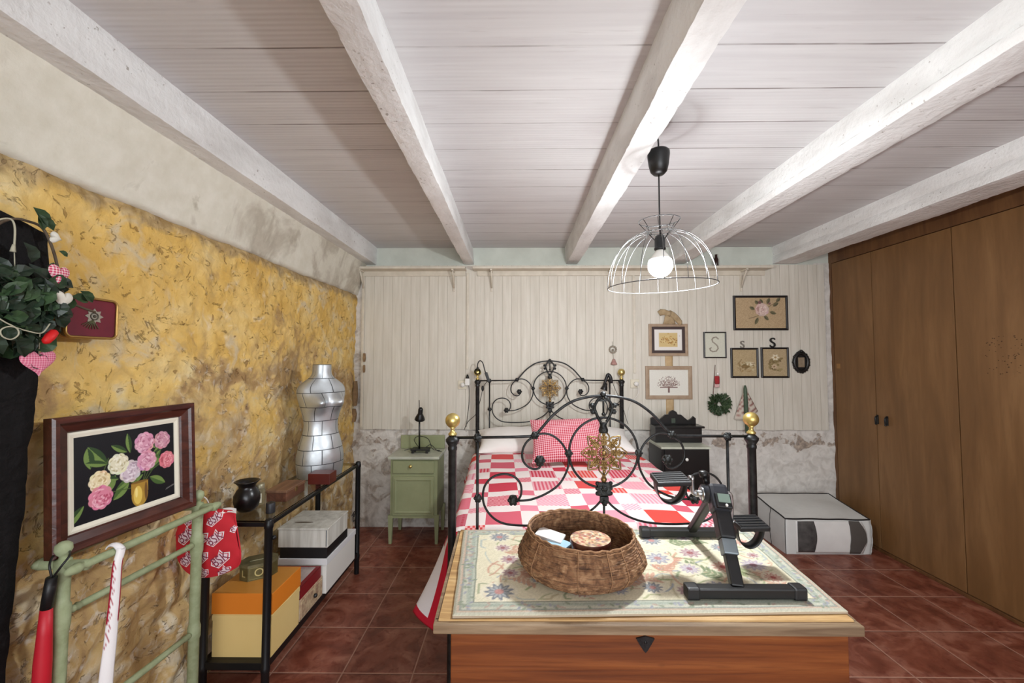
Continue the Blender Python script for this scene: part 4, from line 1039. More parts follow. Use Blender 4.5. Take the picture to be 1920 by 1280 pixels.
zs_ = at(787, 786, Y=dy).z; zp = at(784, 750, Y=dy).z
b = MB(); b.tube([(bp.x-.012, dy, gzt+.03), (bp.x-.014, dy, zs_+.03)], .007, 12); b.tube([(bp.x-.014, dy, zs_+.02), (bp.x-.018, dy+.002, zp)], .0035, 8); b.build('pole', M_BLACK, dl)
X = Matrix.Translation((bp.x-.006, dy-.022, zs_+.002)) @ Matrix.Rotation(.16, 4, 'Y') @ Matrix.Rotation(.35, 4, 'X')
b = MB(); b.lathe([(.041, 0), (.0425, .002), (.036, .022), (.022, .05), (.019, .055), (.0195, .095), (.015, .105), (.008, .11), (.008, .109), (.013, .10), (.018, .052), (.034, .02), (.040, .001)], 32, (0, 0, 0), xf=X, caps=False); b.build('lamp_shade', M_BLACK, dl)
b = MB(); b.ball((0, 0, .016), .024, 16, xf=X); b.build('bulb', mat('silvered bulb', rgb(220, 220, 214), .2, .4), dl)
for pts in ([(bp.x-.02, dy+.03, gzt+.03), (bp.x-.07, dy+.06, gzt+.09), (bp.x-.03, dy+.07, gzt+.12), (bp.x+.05, dy+.05, gzt+.10), (bp.x+.09, dy+.04, gzt+.02), (bp.x+.15, dy+.05, gzt+.004)], [(bp.x+.03, dy+.03, gzt+.03), (bp.x+.07, dy+.06, gzt+.05), (bp.x+.13, dy+.03, gzt+.008), (bp.x+.17, dy+.02, gzt+.004)], [(bp.x-.06, dy+.02, gzt+.03), (bp.x-.1, dy+.03, gzt+.02), (bp.x-.15, dy+.06, gzt+.004)]):
    b = MB(); b.tube(smooth_path(pts, 6), .0028, 6); b.build('cable', M_BLACKP, dl)

# ============================================================ black bedside cabinet with its gallery
ky0, ky1 = 3.185, 3.50; kz = at(1285, 838, Y=3.185).z; kx0 = at(1240, 838, Y=ky0).x; kx1 = at(1333, 838, Y=ky0).x
kb = thing('bedside_cabinet', 'black bedside cabinet with a pale grey top and white knobs, right of the bed', 'bedside cabinet', ((kx0+kx1)/2, 3.34, 0))
b = MB(); b.box(kx0+.006, kx1-.006, ky0+.014, ky1, .04, kz-.014, bev=.003); b.build('body', M_BLACKW, kb)
b = MB(); b.box(kx0, kx1, ky0, ky1, kz-.016, kz, bev=.002); b.build('top', M_MARBLE, kb)
for v0, v1 in ((843, 888), (891, 936)):
    b = MB(); z0 = at(1285, v1, Y=ky0).z; z1 = at(1285, v0, Y=ky0).z; b.box(kx0+.026, kx1-.026, ky0+.004, ky0+.018, z0, z1, bev=.003); d = b.build('drawer', M_BLACKW, kb)
    p = at(1288, (v0+v1)/2-4, Y=ky0-.01); b = MB(); b.tube([(p.x, ky0+.004, p.z), (p.x, ky0-.008, p.z)], .005, 10); b.ball((p.x, ky0-.012, p.z), .0125, 14, sc=(1, .7, 1)); b.build('knob', M_WHITEP, d)
b = MB(); z0 = .1; z1 = at(1285, 942, Y=ky0).z; b.box(kx0+.026, kx1-.026, ky0+.004, ky0+.018, z0, z1, bev=.003); b.build('door', M_BLACKW, kb)
for s in (0, 1):
    for t in (0, 1):
        b = MB(); b.box((kx0+.01, kx1-.05)[s], (kx0+.05, kx1-.01)[s], (ky0+.018, ky1-.05)[t], (ky0+.058, ky1-.01)[t], 0, .045, bev=.004); b.build('foot', M_BLACKW, kb)
wy = ky1-.02; wx0 = at(1219, 800, Y=wy).x; wx1 = at(1303, 800, Y=wy).x; wz1 = at(1260, 795, Y=wy).z; wz2 = at(1260, 771, Y=wy).z
wb = thing('letter_cabinet', 'black wooden box with a carved wavy crest standing on the black bedside cabinet', 'box', ((wx0+wx1)/2, wy, kz))
b = MB(); b.box(wx0, wx1, wy-.13, wy, kz+.0005, wz1-.01, bev=.003); b.build('box_body', M_BLACKW, wb)
b = MB(); b.box(wx0-.004, wx1+.020, wy-.14, wy+.004, wz1-.012, wz1+.004, bev=.004); b.build('ledge', M_BLACKW, wb)
cx_ = (wx0+wx1)/2; hw = (wx1-wx0)/2; hh = wz2-wz1
cr = [(-hw, 0), (-hw, hh*.45), (-hw*.9, hh*.55), (-hw*.8, hh*.42), (-hw*.66, hh*.28), (-hw*.5, hh*.5), (-hw*.36, hh*.72), (-hw*.2, hh*.74), (-hw*.15, hh*.95), (0, hh*1.08), (hw*.15, hh*.95), (hw*.2, hh*.74), (hw*.36, hh*.72), (hw*.5, hh*.5), (hw*.66, hh*.28), (hw*.8, hh*.42), (hw*.9, hh*.6), (hw, hh*.45), (hw, 0)]
b = MB(); b.prism([(cx_+x, wz1+.004+z) for x, z in cr], wy-.02, wy); b.build('crest', M_BLACKW, wb)
b = MB(); b.box(cx_-.016, cx_+.016, wy-.024, wy-.019, wz1+.012, wz1+.05, bev=.001); b.build('inlay', mat('dull green inlay', rgb(60, 70, 58), .4), wb)

# ============================================================ grey storage bag
sx0, sx1, sy0, sy1 = 2.012, 2.640, 3.21, 3.62
zf1 = at(1465, 973, Y=sy0).z; 
sb = thing('storage_bag', 'grey fabric storage bag with black piping, on the floor by the wardrobe', 'storage bag', ((sx0+sx1)/2, 3.4, 0))
M_GREYF = mat('grey non-woven fabric', rgb(212, 212, 208), .85, var=rgb(200, 200, 196), vs=4, bump=.2, bs=30)
M_PVC = mat('dark clear window', rgb(58, 58, 58), .18, var=rgb(90, 88, 86), vs=14)
nx_, ny_ = 30, 24; P = np.zeros((ny_, nx_, 3))
def stop(s, t):
    x = sx0+(sx1-sx0)*s; y = sy0+(sy1-sy0)*t
    z = zf1+.004+.016*math.sin(PI*s)*math.sin(PI*t)+.055*t-.035*s*(1-t)*.2+.006*nz(x, y, 0, 6); return (x-.03*t*(1-s)*0, y, z)
for j in range(ny_):
    for i in range(nx_): P[j, i] = stop(i/(nx_-1), j/(ny_-1))
per = [tuple(P[0, i]) for i in range(nx_)]+[tuple(P[j, -1]) for j in range(1, ny_)]+[tuple(P[-1, i]) for i in range(nx_-2, -1, -1)]+[tuple(P[j, 0]) for j in range(ny_-2, 0, -1)]
b = MB(); b.sheet(P); sd = np.zeros((12, len(per), 3)); cxx, cyy = (sx0+sx1)/2, (sy0+sy1)/2
for k in range(12):
    t = k/11
    for i, (x, y, z) in enumerate(per):
        o = .012*math.sin(PI*t)+.004*nz(x, y, t, 8); dx, dy_ = (x-cxx)/.31, (y-cyy)/.2; l = math.hypot(dx, dy_)
        sd[k, i] = (x+o*dx/l, y+o*dy_/l, z*(1-t)+.001)
b.sheet(sd, cu=True); b.add([tuple(p) for p in sd[-1]], [list(range(len(per)))])
b.build('bag_body', M_GREYF, sb)
b = MB(); b.tube(per, .0055, 6, closed=True); 
b.build('top_piping', M_BLACKP, sb)
for (x, y) in ((sx0, sy0), (sx0+.002, sy0+.17), (sx0, sy1-.003), (sx1, sy0)):
    b = MB(); k = min(range(len(per)), key=lambda i: math.hypot(per[i][0]-x, per[i][1]-y)); b.tube([(sd[q, k][0]-.001, sd[q, k][1]-.002, sd[q, k][2]) for q in range(12)], .0022, 6); b.build('seam_piping', M_GREYF if x == sx1 else M_BLACKP, sb)
def front(s, t, o): 
    i = s*(nx_-1); i0 = min(int(i), nx_-2); f = i-i0; k = t*11; k0 = min(int(k), 10); g_ = k-k0
    a = sd[k0, i0]*(1-f)+sd[k0, i0+1]*f; c = sd[k0+1, i0]*(1-f)+sd[k0+1, i0+1]*f; p = a*(1-g_)+c*g_; return (p[0], p[1]-o, p[2])
def patch(s0, s1, t0, t1, o, name, m, curve=0):
    P = np.zeros((14, 20, 3))
    for j in range(14):
        for i in range(20):
            t = t0+(t1-t0)*j/13; c = curve*math.sin(PI*j/13); s = s0+(s1-s0)*i/19+c*(i/19)
            P[j, i] = front(min(s, .985), t, o+.004*math.sin(PI*i/19)*math.sin(PI*j/13))
    b = MB(); b.sheet(P); q = b.build(name, m, sb); q.modifiers.new('thickness', 'SOLIDIFY').thickness = .002
patch(.12, .90, .05, .97, .003, 'window_panel', mat('cloudy plastic', rgb(214, 212, 208), .25, var=rgb(226, 224, 220), vs=5), .04)
patch(.14, .33, .06, .93, .0065, 'dark_window', M_PVC, .03); patch(.74, .86, .03, .97, .0065, 'dark_window', mat('dark clear window right', rgb(84, 80, 76), .2), .07)

# ============================================================ pictures and ornaments on the boards
def pic_mat(): return M_CANVAS
def framed(name, label, cat, u0, u1, v0, v1, fw, fcol, pic, depth=.018, group=None, inner=()):
    p = at(u0, v1, Y=YP-.01); q_ = at(u1, v0, Y=YP-.01); x0, x1, z0, z1 = p.x, q_.x, p.z, q_.z
    t = thing(name, label, cat, ((x0+x1)/2, YP-.01, z0), group=group)
    b = MB(); b.quad_frame(x0, x1, z0, z1, fw, YP-depth, YP-.0005); b.build('frame', fcol, t)
    w, h = (x1-x0-2*fw+.004), (z1-z0-2*fw+.004)
    P = np.zeros((pic.ny, pic.nx, 3))
    P[..., 0] = x0+fw-.002+pic.X/pic.w*w; P[..., 1] = YP-depth*.45; P[..., 2] = z0+fw-.002+pic.Z/pic.h*h
    b = MB(); b.sheet(P, pic.lin()); b.build('picture', M_CANVAS, t); return t, (x0, x1, z0, z1)
M_FRB = mat('black frame', rgb(24, 18, 18), .4); M_FRW = mat('natural wood frame', rgb(172, 150, 126), .6, var=rgb(156, 132, 108), vs=20)
q = np.random.RandomState(9)
def oat(w, h, px, bg, spk=14):
    p_ = Pic(w, h, px, bg); p_.C += (q.uniform(-spk, spk, p_.C.shape[:2])/255.)[..., None]; return p_
# rose picture
pc_ = oat(.44, .28, .004, (182, 158, 124))
for (x, z, r, rt) in ((.20, .10, .07, 4.3), (.25, .12, .06, 5.4), (.17, .17, .05, 2.6), (.28, .22, .06, 1.2), (.33, .20, .06, .6), (.36, .24, .05, .8), (.30, .15, .06, -.3), (.24, .22, .05, 2.0), (.20, .22, .04, 2.2)): pc_.leaf(x, z, r, .014, rt, (84, 82, 62), (110, 104, 78))
pc_.line([(.12, .09), (.22, .12), (.30, .20), (.38, .25)], .004, (96, 82, 60)); pc_.peony(.235, .170, .060, (206, 178, 168), (168, 128, 122), (228, 210, 200), 3); pc_.ell(.215, .235, .014, .014, (120, 84, 84)); pc_.ell(.30, .225, .012, .010, (130, 96, 92))
framed('framed_picture', 'black framed embroidery of a pink rose on beige, widest picture on the right', 'picture', 1376, 1476, 554, 619, .018, M_FRB, pc_)
pc_ = oat(.15, .2, .003, (206, 206, 190), 6); pts = [(.10, .15), (.085, .165), (.065, .16), (.055, .145), (.06, .125), (.08, .108), (.095, .09), (.098, .07), (.085, .05), (.06, .045), (.042, .055), (.038, .07), (.05, .078)]
for k in range(len(pts)-1):
    pc_.line([pts[k], pts[k+1]], .006, (120, 112, 100), .9)
    for s in (0, .5): x = pts[k][0]*(1-s)+pts[k+1][0]*s; z = pts[k][1]*(1-s)+pts[k+1][1]*s; pc_.ell(x, z, .0055, .0055, (140, 130, 116), 0, .7)
framed('framed_picture', 'small black framed picture of the letter S on pale cloth', 'picture', 1320, 1361, 622, 671, .010, M_FRB, pc_)
pc_ = oat(.18, .24, .003, (178, 158, 122)); pc_.ell(.12, .10, .05, .03, (196, 184, 150)); pc_.ell(.10, .09, .03, .02, (130, 108, 70)); pc_.ell(.135, .11, .03, .012, (220, 212, 186), .3)
for k in range(40): pc_.ell(q.uniform(.04, .16), q.uniform(.04, .13), q.uniform(.004, .012), q.uniform(.003, .008), [(150, 124, 80), (204, 194, 160), (120, 98, 64)][q.randint(3)], q.uniform(0, 3), .6)
pc_.line([(.06, .05), (.05, .12), (.07, .15)], .004, (120, 100, 64))
framed('framed_picture', 'black framed sepia still life on beige cloth, left one of the matching upright pair', 'picture', 1371, 1421, 652, 708, .015, M_FRB, pc_)
pc_ = oat(.18, .24, .003, (178, 158, 124))
for k in range(26): pc_.leaf(q.uniform(.05, .14), q.uniform(.05, .15), q.uniform(.02, .05), .009, q.uniform(0, 6.2), [(136, 120, 82), (156, 140, 100), (116, 98, 68)][q.randint(3)])
pc_.flower(.095, .165, .03, ((214, 202, 174), (228, 220, 198), (170, 140, 96)), 6); pc_.flower(.085, .085, .024, ((190, 168, 138), (206, 188, 160), (140, 112, 80)), 7)
framed('framed_picture', 'black framed sepia flowers on beige cloth, right one of the matching upright pair', 'picture', 1428, 1478, 651, 708, .015, M_FRB, pc_)
# the two pale wooden frames hung on ribbons
pc_ = Pic(.30, .25, .003, (66, 52, 50)); pc_.rect(.028, .272, .028, .222, (226, 222, 216)); pc_.rect(.068, .232, .060, .190, (206, 182, 128))
for k in range(90): pc_.ell(.15+q.normal(0, .032), .122+q.normal(0, .02), q.uniform(.003, .010), q.uniform(.002, .006), [(160, 116, 60), (132, 88, 44), (190, 150, 84), (220, 200, 150)][q.randint(4)], q.uniform(0, 3), .8)
framed('framed_picture', 'pale wood framed brown and gold print with dark mount, upper of the two ribbon-hung frames', 'picture', 1217, 1289, 607, 667, .024, M_FRW, pc_)
pc_ = oat(.36, .26, .003, (224, 222, 212), 4)
pc_.rect(.172, .188, .03, .075, (112, 84, 80)); pc_.rect(.10, .26, .078, .088, (120, 92, 88))
for k in range(170):
    a = q.uniform(.05, PI-.05); d = q.uniform(.02, .105); pc_.ell(.18+d*math.cos(a)*1.05, .09+d*math.sin(a), q.uniform(.002, .0055), q.uniform(.002, .004), [(112, 78, 74), (150, 120, 112), (90, 66, 60)][q.randint(3)], q.uniform(0, 3), .9)
for k in range(11): a = .3+k*.254; pc_.line([(.18, .075), (.18+.085*math.cos(a), .09+.08*math.sin(a))], .0025, (122, 92, 86), .9)
framed('framed_picture', 'pale wood framed drawing of a small tree, lower of the two ribbon-hung frames', 'picture', 1211, 1297, 686, 748, .032, M_FRW, pc_)
M_RIB = mat('golden brown ribbon', rgb(196, 170, 130), .6, var=rgb(182, 152, 108), vs=30)
for (u0, u1, v0, v1, lab) in ((1247, 1261, 666, 688, 'short beige ribbon joining the two pale wooden frames'), (1249, 1263, 746, 782, 'beige ribbon hanging below the lower pale wooden frame')):
    p = at(u0, v1, Y=YP); r = at(u1, v0, Y=YP); b = MB(); P = np.zeros((8, 5, 3))
    for j in range(8):
        for i in range(5): P[j, i] = (p.x+(r.x-p.x)*i/4, YP-.002-.0015*math.sin(j*1.1+i*.5)-.001, p.z+(r.z-p.z)*j/7)
    b.sheet(P); o = tag(b.build('ribbon', M_RIB), lab, 'ribbon'); o.modifiers.new('thickness', 'SOLIDIFY').thickness = .0015
# burlap bow draped over the upper frame
bw = thing('fabric_bow', 'beige burlap bow on top of the upper pale wooden frame', 'bow', at(1255, 600, Y=YP-.02))
M_BUR = mat('beige burlap', rgb(186, 164, 130), .95, var=rgb(160, 138, 104), vs=24, bump=.6, bs=160)
def ribbonpath(uv, w, nm):
    P = np.zeros((len(uv), 6, 3))
    for j, (u, v, wd, yo) in enumerate(uv):
        p = at(u, v, Y=YP-.012-yo); a = uv[min(j+1, len(uv)-1)]; c = uv[max(j-1, 0)]; dx, dz = a[0]-c[0], -(a[1]-c[1]); l = math.hypot(dx, dz); nx2, nz2 = -dz/l, dx/l
        for i in range(6): s = (i/5-.5)*wd*.0062; P[j, i] = (p.x+nx2*s, p.y-.006*math.sin(PI*i/5)-.003*math.sin(j*1.3+i), p.z+nz2*s)
    b = MB(); b.sheet(P); o = b.build(nm, M_BUR, bw); o.modifiers.new('thickness', 'SOLIDIFY').thickness = .003
ribbonpath([(1235, 588, 7, .0), (1240, 585, 9, .012), (1246, 585, 8, .02), (1252, 587, 7, .02), (1258, 589, 8, .018)], 8, 'loop')
ribbonpath([(1254, 588, 9, .010), (1254, 594, 12, .012), (1255, 601, 15, .010), (1255, 608, 18, .008)], 8, 'knot_fold')
ribbonpath([(1254, 585, 7, .016), (1262, 590, 8, .016), (1269, 597, 8, .014), (1275, 604, 7, .01), (1276, 609, 5, .008)], 8, 'tail')
# letters standing on the two upright frames
def letter(u, v, hpx, m, lab, ext=.006, y=YP-.010):
    vs, fs = text_geo('S', 1.0); zs2 = [p[1] for p in vs]; h = max(zs2)-min(zs2); sc = hpx/F*(y)/h; c = at(u, v, Y=y)
    b = MB(); n = len(vs); A = [(c.x+p[0]*sc, y-ext, c.z+(p[1]-(max(zs2)+min(zs2))/2)*sc) for p in vs]; B_ = [(x, y+ext, z) for x, _, z in A]
    b.add(A, fs); b.add(B_, [f[::-1] for f in fs])
    ec = {}
    for f in fs:
        for i in range(len(f)):
            e = (f[i], f[(i+1) % len(f)]); ec[e] = 1
    for (i, j) in ec:
        if (j, i) not in ec: b.add([A[i], A[j], B_[j], B_[i]], [[0, 1, 2, 3]])
    tag(b.build('letter_ornament', m), lab, 'letter')
letter(1392, 645.5, 13.5, mat('grey beaded wire', rgb(150, 142, 132), .5, var=rgb(110, 104, 96), vs=90), 'small grey letter S standing on the left upright frame')
letter(1448.5, 642, 18, M_BLACK, 'black letter S standing on the right upright frame', .007)
# black oval frame
p = at(1502, 679, Y=YP-.01); of = thing('oval_frame', 'small ornate black oval frame, last picture before the wardrobe', 'picture', (p.x, YP-.01, p.z-.1))
b = MB(); rx, rz_ = .058, .078
b.tube([(p.x+rx*math.cos(2*PI*k/40), YP-.010, p.z+rz_*math.sin(2*PI*k/40)) for k in range(40)], .016, 8, closed=True)
for k in range(22): a = 2*PI*k/22; b.ball((p.x+(rx+.012)*math.cos(a), YP-.012, p.z+(rz_+.012)*math.sin(a)), .0095 if k % 2 else .007, 8)
b.ball((p.x, YP-.016, p.z+rz_+.018), .014, 10); b.ball((p.x-.016, YP-.014, p.z+rz_+.012), .010, 10); b.ball((p.x+.016, YP-.014, p.z+rz_+.012), .010, 10)
b.prism([(p.x+rx*math.cos(2*PI*k/24), p.z+rz_*math.sin(2*PI*k/24)) for k in range(24)], YP-.012, YP-.004)
b.build('frame', M_BLACK, of)
b = MB(); b.box(p.x-.027, p.x+.027, YP-.016, YP-.011, p.z-.042, p.z+.042, bev=.001); b.build('picture', mat('faded print', rgb(150, 134, 112), .6, var=rgb(128, 112, 92), vs=40), of)
# small leafy wreath, red bell string above
LEAF = [(0, 0), (.25, .32), (.5, .42), (.75, .30), (1, 0)]
def leafgeo(b, p, d, up, L, wd, cols=None, m=0, curl=.15):
    d = Vector(d).normalized(); up = Vector(up); s = d.cross(up).normalized(); nrm = s.cross(d)
    top_ = [Vector(p)+d*L*t+s*wd*w-nrm*L*curl*t*t+nrm*wd*.25 for t, w in LEAF]; bot_ = [Vector(p)+d*L*t-s*wd*w-nrm*L*curl*t*t+nrm*wd*.25 for t, w in LEAF]; mid_ = [Vector(p)+d*L*t-nrm*L*curl*t*t for t, w in LEAF]
    vs = mid_+top_[1:4]+bot_[1:4]; fs = [[0, 1, 5], [1, 2, 6, 5], [2, 3, 7, 6], [3, 4, 7], [0, 8, 1], [1, 8, 9, 2], [2, 9, 10, 3], [3, 10, 4]]
    b.add(vs, fs, m, False)
M_LEAFD = mat('dark green leaf', rgb(44, 62, 40), .5, var=rgb(66, 84, 54), vs=30)
p = at(1348, 757, Y=YP-.02); b = MB(); q = np.random.RandomState(4)
b.tube([(p.x+.055*math.cos(2*PI*k/30), p.y, p.z+.055*math.sin(2*PI*k/30)) for k in range(30)], .010, 8, closed=True)
for k in range(210):
    a = q.uniform(0, 2*PI); r = .050+q.uniform(-.036, .026); d = (math.cos(a+q.uniform(-1, 1)), q.uniform(-.8, .1), math.sin(a+q.uniform(-1, 1)))
    leafgeo(b, (p.x+r*math.cos(a), p.y-.004, p.z+r*math.sin(a)), d, (0, -1, .1), q.uniform(.03, .045), .024)
tag(b.build('wreath', M_LEAFD), 'small dark green leafy wreath hanging right of the ribbon-hung frames', 'wreath')
p0 = at(1343, 686, Y=YP-.012); rn = thing('hanging_ornament', 'red and white fabric ornament on a string above the small wreath', 'ornament', p0)
b = MB(); b.tube([at(1341, 684, Y=YP-.004), at(1340, 700, Y=YP-.01), at(1338, 726, Y=YP-.012), at(1337, 742, Y=YP-.012)], .003, 6); b.build('string', mat('grey red cord', rgb(110, 84, 78), .9), rn)
M_RED = mat('red felt', rgb(170, 44, 48), .9, var=rgb(140, 40, 44), vs=40)
b = MB(); c = at(1344, 711, Y=YP-.02); b.box(c.x-.017, c.x+.022, c.y-.010, c.y+.010, c.z-.040, c.z+.030, bev=.009, seg=3, sm=True); b.build('red_body', M_RED, rn)
b = MB(); c = at(1346, 701, Y=YP-.03); b.ball(c, .011, 12); b.build('white_pompom', M_WHITEC, rn)
b = MB(); c = at(1344, 723, Y=YP-.02); b.box(c.x-.02, c.x+.02, c.y-.010, c.y+.010, c.z-.014, c.z+.014, bev=.006, sm=True); b.build('striped_hem', mat('pale pink stripe', rgb(206, 170, 166), .9), rn)
# striped fabric sail with the green stake
y_ = YP-.02; A = at(1397, 726, Y=y_); B_ = at(1376, 786, Y=y_); C_ = at(1404, 792, Y=y_); D = at(1421, 770, Y=y_)
pc_ = Pic(.28, .34, .004, (206, 196, 182))
for k in range(9): pc_.line([(0, .02+k*.034+.03), (.28, .0+k*.034+.005*(k % 2))], .016 if k % 2 else .008, (132, 78, 72) if k % 2 else (160, 116, 106), .95)
for (x, z) in ((.18, .22), (.2, .2), (.12, .2)): pc_.ell(x, z, .02, .012, (110, 108, 92), .5, .7)
P = np.zeros((16, 16, 3)); C = np.zeros((16, 16, 3)); L_ = pc_.lin()
for j in range(16):
    for i in range(16):
        t = j/15; s = i/15; l = A.lerp(B_, t); r = A.lerp(D, t)
        pnt = l.lerp(r, s); pnt.z -= .03*math.sin(PI*s)*t*t; P[j, i] = (pnt.x, y_-.012*math.sin(PI*s)-.003*math.sin(9*s), pnt.z); C[j, i] = L_[int((1-t)*(pc_.ny-1)), int(s*(pc_.nx-1))]
b = MB(); b.sheet(P, C); o = tag(b.build('fabric_sail', M_FAB), 'triangular red striped cloth hanging behind the right bed post ball', 'cloth'); o.modifiers.new('thickness', 'SOLIDIFY').thickness = .003
b = MB(); yy_ = YP-.045; u_ = at(1397, 722, Y=yy_); d_ = at(1401, 812, Y=yy_); b.tube([u_+Vector((0, 0, .0)), u_+Vector((0, 0, -.03)), u_.lerp(d_, .5), d_], [.006, .014, .017, .014], 10); tag(b.build('green_stake', mat('dull green wood', rgb(78, 96, 74), .6, var=rgb(60, 76, 60), vs=20)), 'dull green stake standing in front of the striped cloth', 'stake')
# lace heart-ring ornament with a pink bell
p = at(1149, 655, Y=YP-.008); lo2 = thing('hanging_ornament', 'small round beaded ornament with a pink flower below, hanging over the right bed lamp', 'ornament', p)
M_BEAD = mat('grey pearl bead', rgb(168, 160, 144), .4, var=rgb(120, 110, 96), vs=60)
b = MB(); b.tube([(p.x+.028*math.cos(2*PI*k/24), p.y, p.z+.028*math.sin(2*PI*k/24)) for k in range(24)], .0075, 8, closed=True)
for k in range(12): a = 2*PI*k/12; b.ball((p.x+.030*math.cos(a), p.y-.004, p.z+.030*math.sin(a)), .007, 8)
b.ball((p.x, p.y-.002, p.z-.006), .011, 8); b.build('ring', M_BEAD, lo2)
b = MB(); b.tube([at(1148, 640, Y=YP-.004), (p.x, p.y, p.z+.03)], .0015, 6); b.tube([(p.x, p.y, p.z-.03), at(1151, 684, Y=YP-.008)], .0015, 6); b.build('thread', M_BEAD, lo2)
c = at(1151, 680, Y=YP-.012); b = MB(); b.lathe([(.001, .035), (.012, .03), (.018, .012), (.026, -.004), (.03, -.012), (.02, -.018), (.001, -.018)], 14, c, caps=False); b.build('pink_flower', mat('dusty pink', rgb(186, 144, 136), .8, var=rgb(150, 112, 104), vs=50), lo2)
# wall sockets
def socket(u, v, lab):
    p = at(u, v, Y=YP); t = thing('wall_socket', lab, 'socket', p)
    b = MB(); b.box(p.x-.038, p.x+.038, YP-.010, YP, p.z-.038, p.z+.038, bev=.004); b.build('face_plate', mat('cream plastic', rgb(214, 206, 186), .4) if 'cream plastic' not in bpy.data.materials else bpy.data.materials['cream plastic'], t)
    b = MB(); b.tube([(p.x+.006, YP-.009, p.z), (p.x+.006, YP-.045, p.z)], .019, 20); b.build('plug', M_WHITEP, t); return p
s1 = socket(867, 721, 'cream wall socket with a white plug, left of the headboard'); s2 = socket(1190, 719, 'cream wall socket with a white plug, right of the headboard')

# clip lamps on the headboard
hy = MBED @ Vector((0, BL-.03, 0)); HY = 3.56
def plampl():
    p = at(896, 694, Y=HY-.03); g_ = thing('clip_lamp', 'black clip lamp with a bent neck on the left corner of the headboard', 'lamp', p)
    b = MB(); b.tube(smooth_path([at(895, 690, Y=HY-.03), at(896, 681, Y=HY-.03), at(900, 676, Y=HY-.03), at(905, 680, Y=HY-.03), at(909, 694, Y=HY-.03), at(912, 702, Y=HY-.03)], 5), .0045, 8); b.build('neck', M_BLACKP, g_)
    b = MB(); a = at(911, 698, Y=HY-.035); c = at(917, 716, Y=HY-.035); beamtube(b, a, c, .024, .026); b.build('clip', M_BLACKP, g_)
    b = MB(); X = Matrix.Translation(at(895, 697, Y=HY-.055)) @ Matrix.Rotation(-.9, 4, 'X'); b.lathe([(.028, 0), (.029, .002), (.024, .02), (.014, .034), (.012, .05), (.004, .054), (.011, .033), (.022, .018), (.0275, .001)], 24, xf=X, caps=False); b.build('lamp_shade', M_BLACK, g_)
    b = MB(); b.ball(at(905, 728, Y=HY-.02), .012, 12, sc=(1, 1, 2)); b.build('switch', M_BLACKP, g_)
    b = MB(); b.tube(smooth_path([at(914, 714, Y=HY), at(908, 722, Y=HY-.01), at(905, 730, Y=HY-.02), at(900, 752, Y=HY), at(893, 775, Y=HY), at(878, 790, Y=HY+.02), at(870, 806, Y=HY+.03)], 5), .0025, 6); b.tube(smooth_path([at(878, 717, Y=YP-.03), at(880, 740, Y=YP-.02), at(878, 770, Y=YP-.01), at(874, 800, Y=YP-.02)], 5), .0022, 6); b.build('cable', M_BLACKP, g_)
plampl()
pp_ = at(876, 716, Y=YP-.05); ad = thing('plug_adapter', 'white plug with a black top hanging beside the left wall socket', 'plug', pp_)
b = MB(); b.box(pp_.x-.02, pp_.x+.02, YP-.05, YP-.012, pp_.z-.03, pp_.z+.03, bev=.005); b.build('plug_body', M_WHITEP, ad)
b = MB(); b.lathe([(.014, 0), (.013, .012), (.006, .03), (.003, .034)], 12, (pp_.x, YP-.03, pp_.z+.031)); b.build('cable_grip', M_BLACKP, ad)
def plampr():
    p = at(1143, 712, Y=HY-.03); g_ = thing('clip_lamp', 'black clip lamp with a folded head on the right side of the headboard', 'lamp', p)
    b = MB(); b.tube(smooth_path([at(1131, 727, Y=HY-.04), at(1136, 712, Y=HY-.04), at(1140, 702, Y=HY-.04), at(1144, 706, Y=HY-.04), at(1147, 718, Y=HY-.04)], 5), [.012, .012, .012, .012, .012, .013, .013, .013, .014, .014, .013, .013, .012, .013, .014, .015, .015, .015, .014, .012, .010], 10); b.build('arm', M_BLACKP, g_)
    X = Matrix.Translation(at(1132, 731, Y=HY-.05)) @ Matrix.Rotation(.35, 4, 'Y'); b = MB(); b.lathe([(.03, 0), (.031, .002), (.022, .03), (.013, .045), (.012, .06), (.003, .062)], 24, xf=X, caps=False); b.build('lamp_shade', M_BLACK, g_)
    b = MB(); b.ball(at(1131, 737, Y=HY-.05), .024, 16); b.build('bulb', mat('frosted bulb', rgb(236, 234, 228), .3), g_)
    b = MB(); b.ball(at(1156, 758, Y=HY-.02), .010, 12, sc=(2.6, 1, 1)); b.build('switch', M_BLACKP, g_)
    b = MB(); b.tube(smooth_path([at(1148, 716, Y=HY-.02), at(1156, 735, Y=HY), at(1163, 750, Y=HY+.01), at(1156, 758, Y=HY-.02), at(1168, 766, Y=HY+.02), at(1174, 785, Y=HY+.03), at(1178, 795, Y=HY+.04)], 6), .0022, 6); b.build('cable', M_BLACKP, g_)
plampr()
b = MB(); b.tube(smooth_path([at(1196, 723, Y=YP-.04), at(1196, 738, Y=YP-.03), at(1188, 750, Y=YP-.02), at(1180, 764, Y=YP-.02), at(1176, 790, Y=YP-.02)], 6), .0025, 6); tag(b.build('white_cable', M_WHITEP), 'white cable drooping from the right wall socket', 'cable')
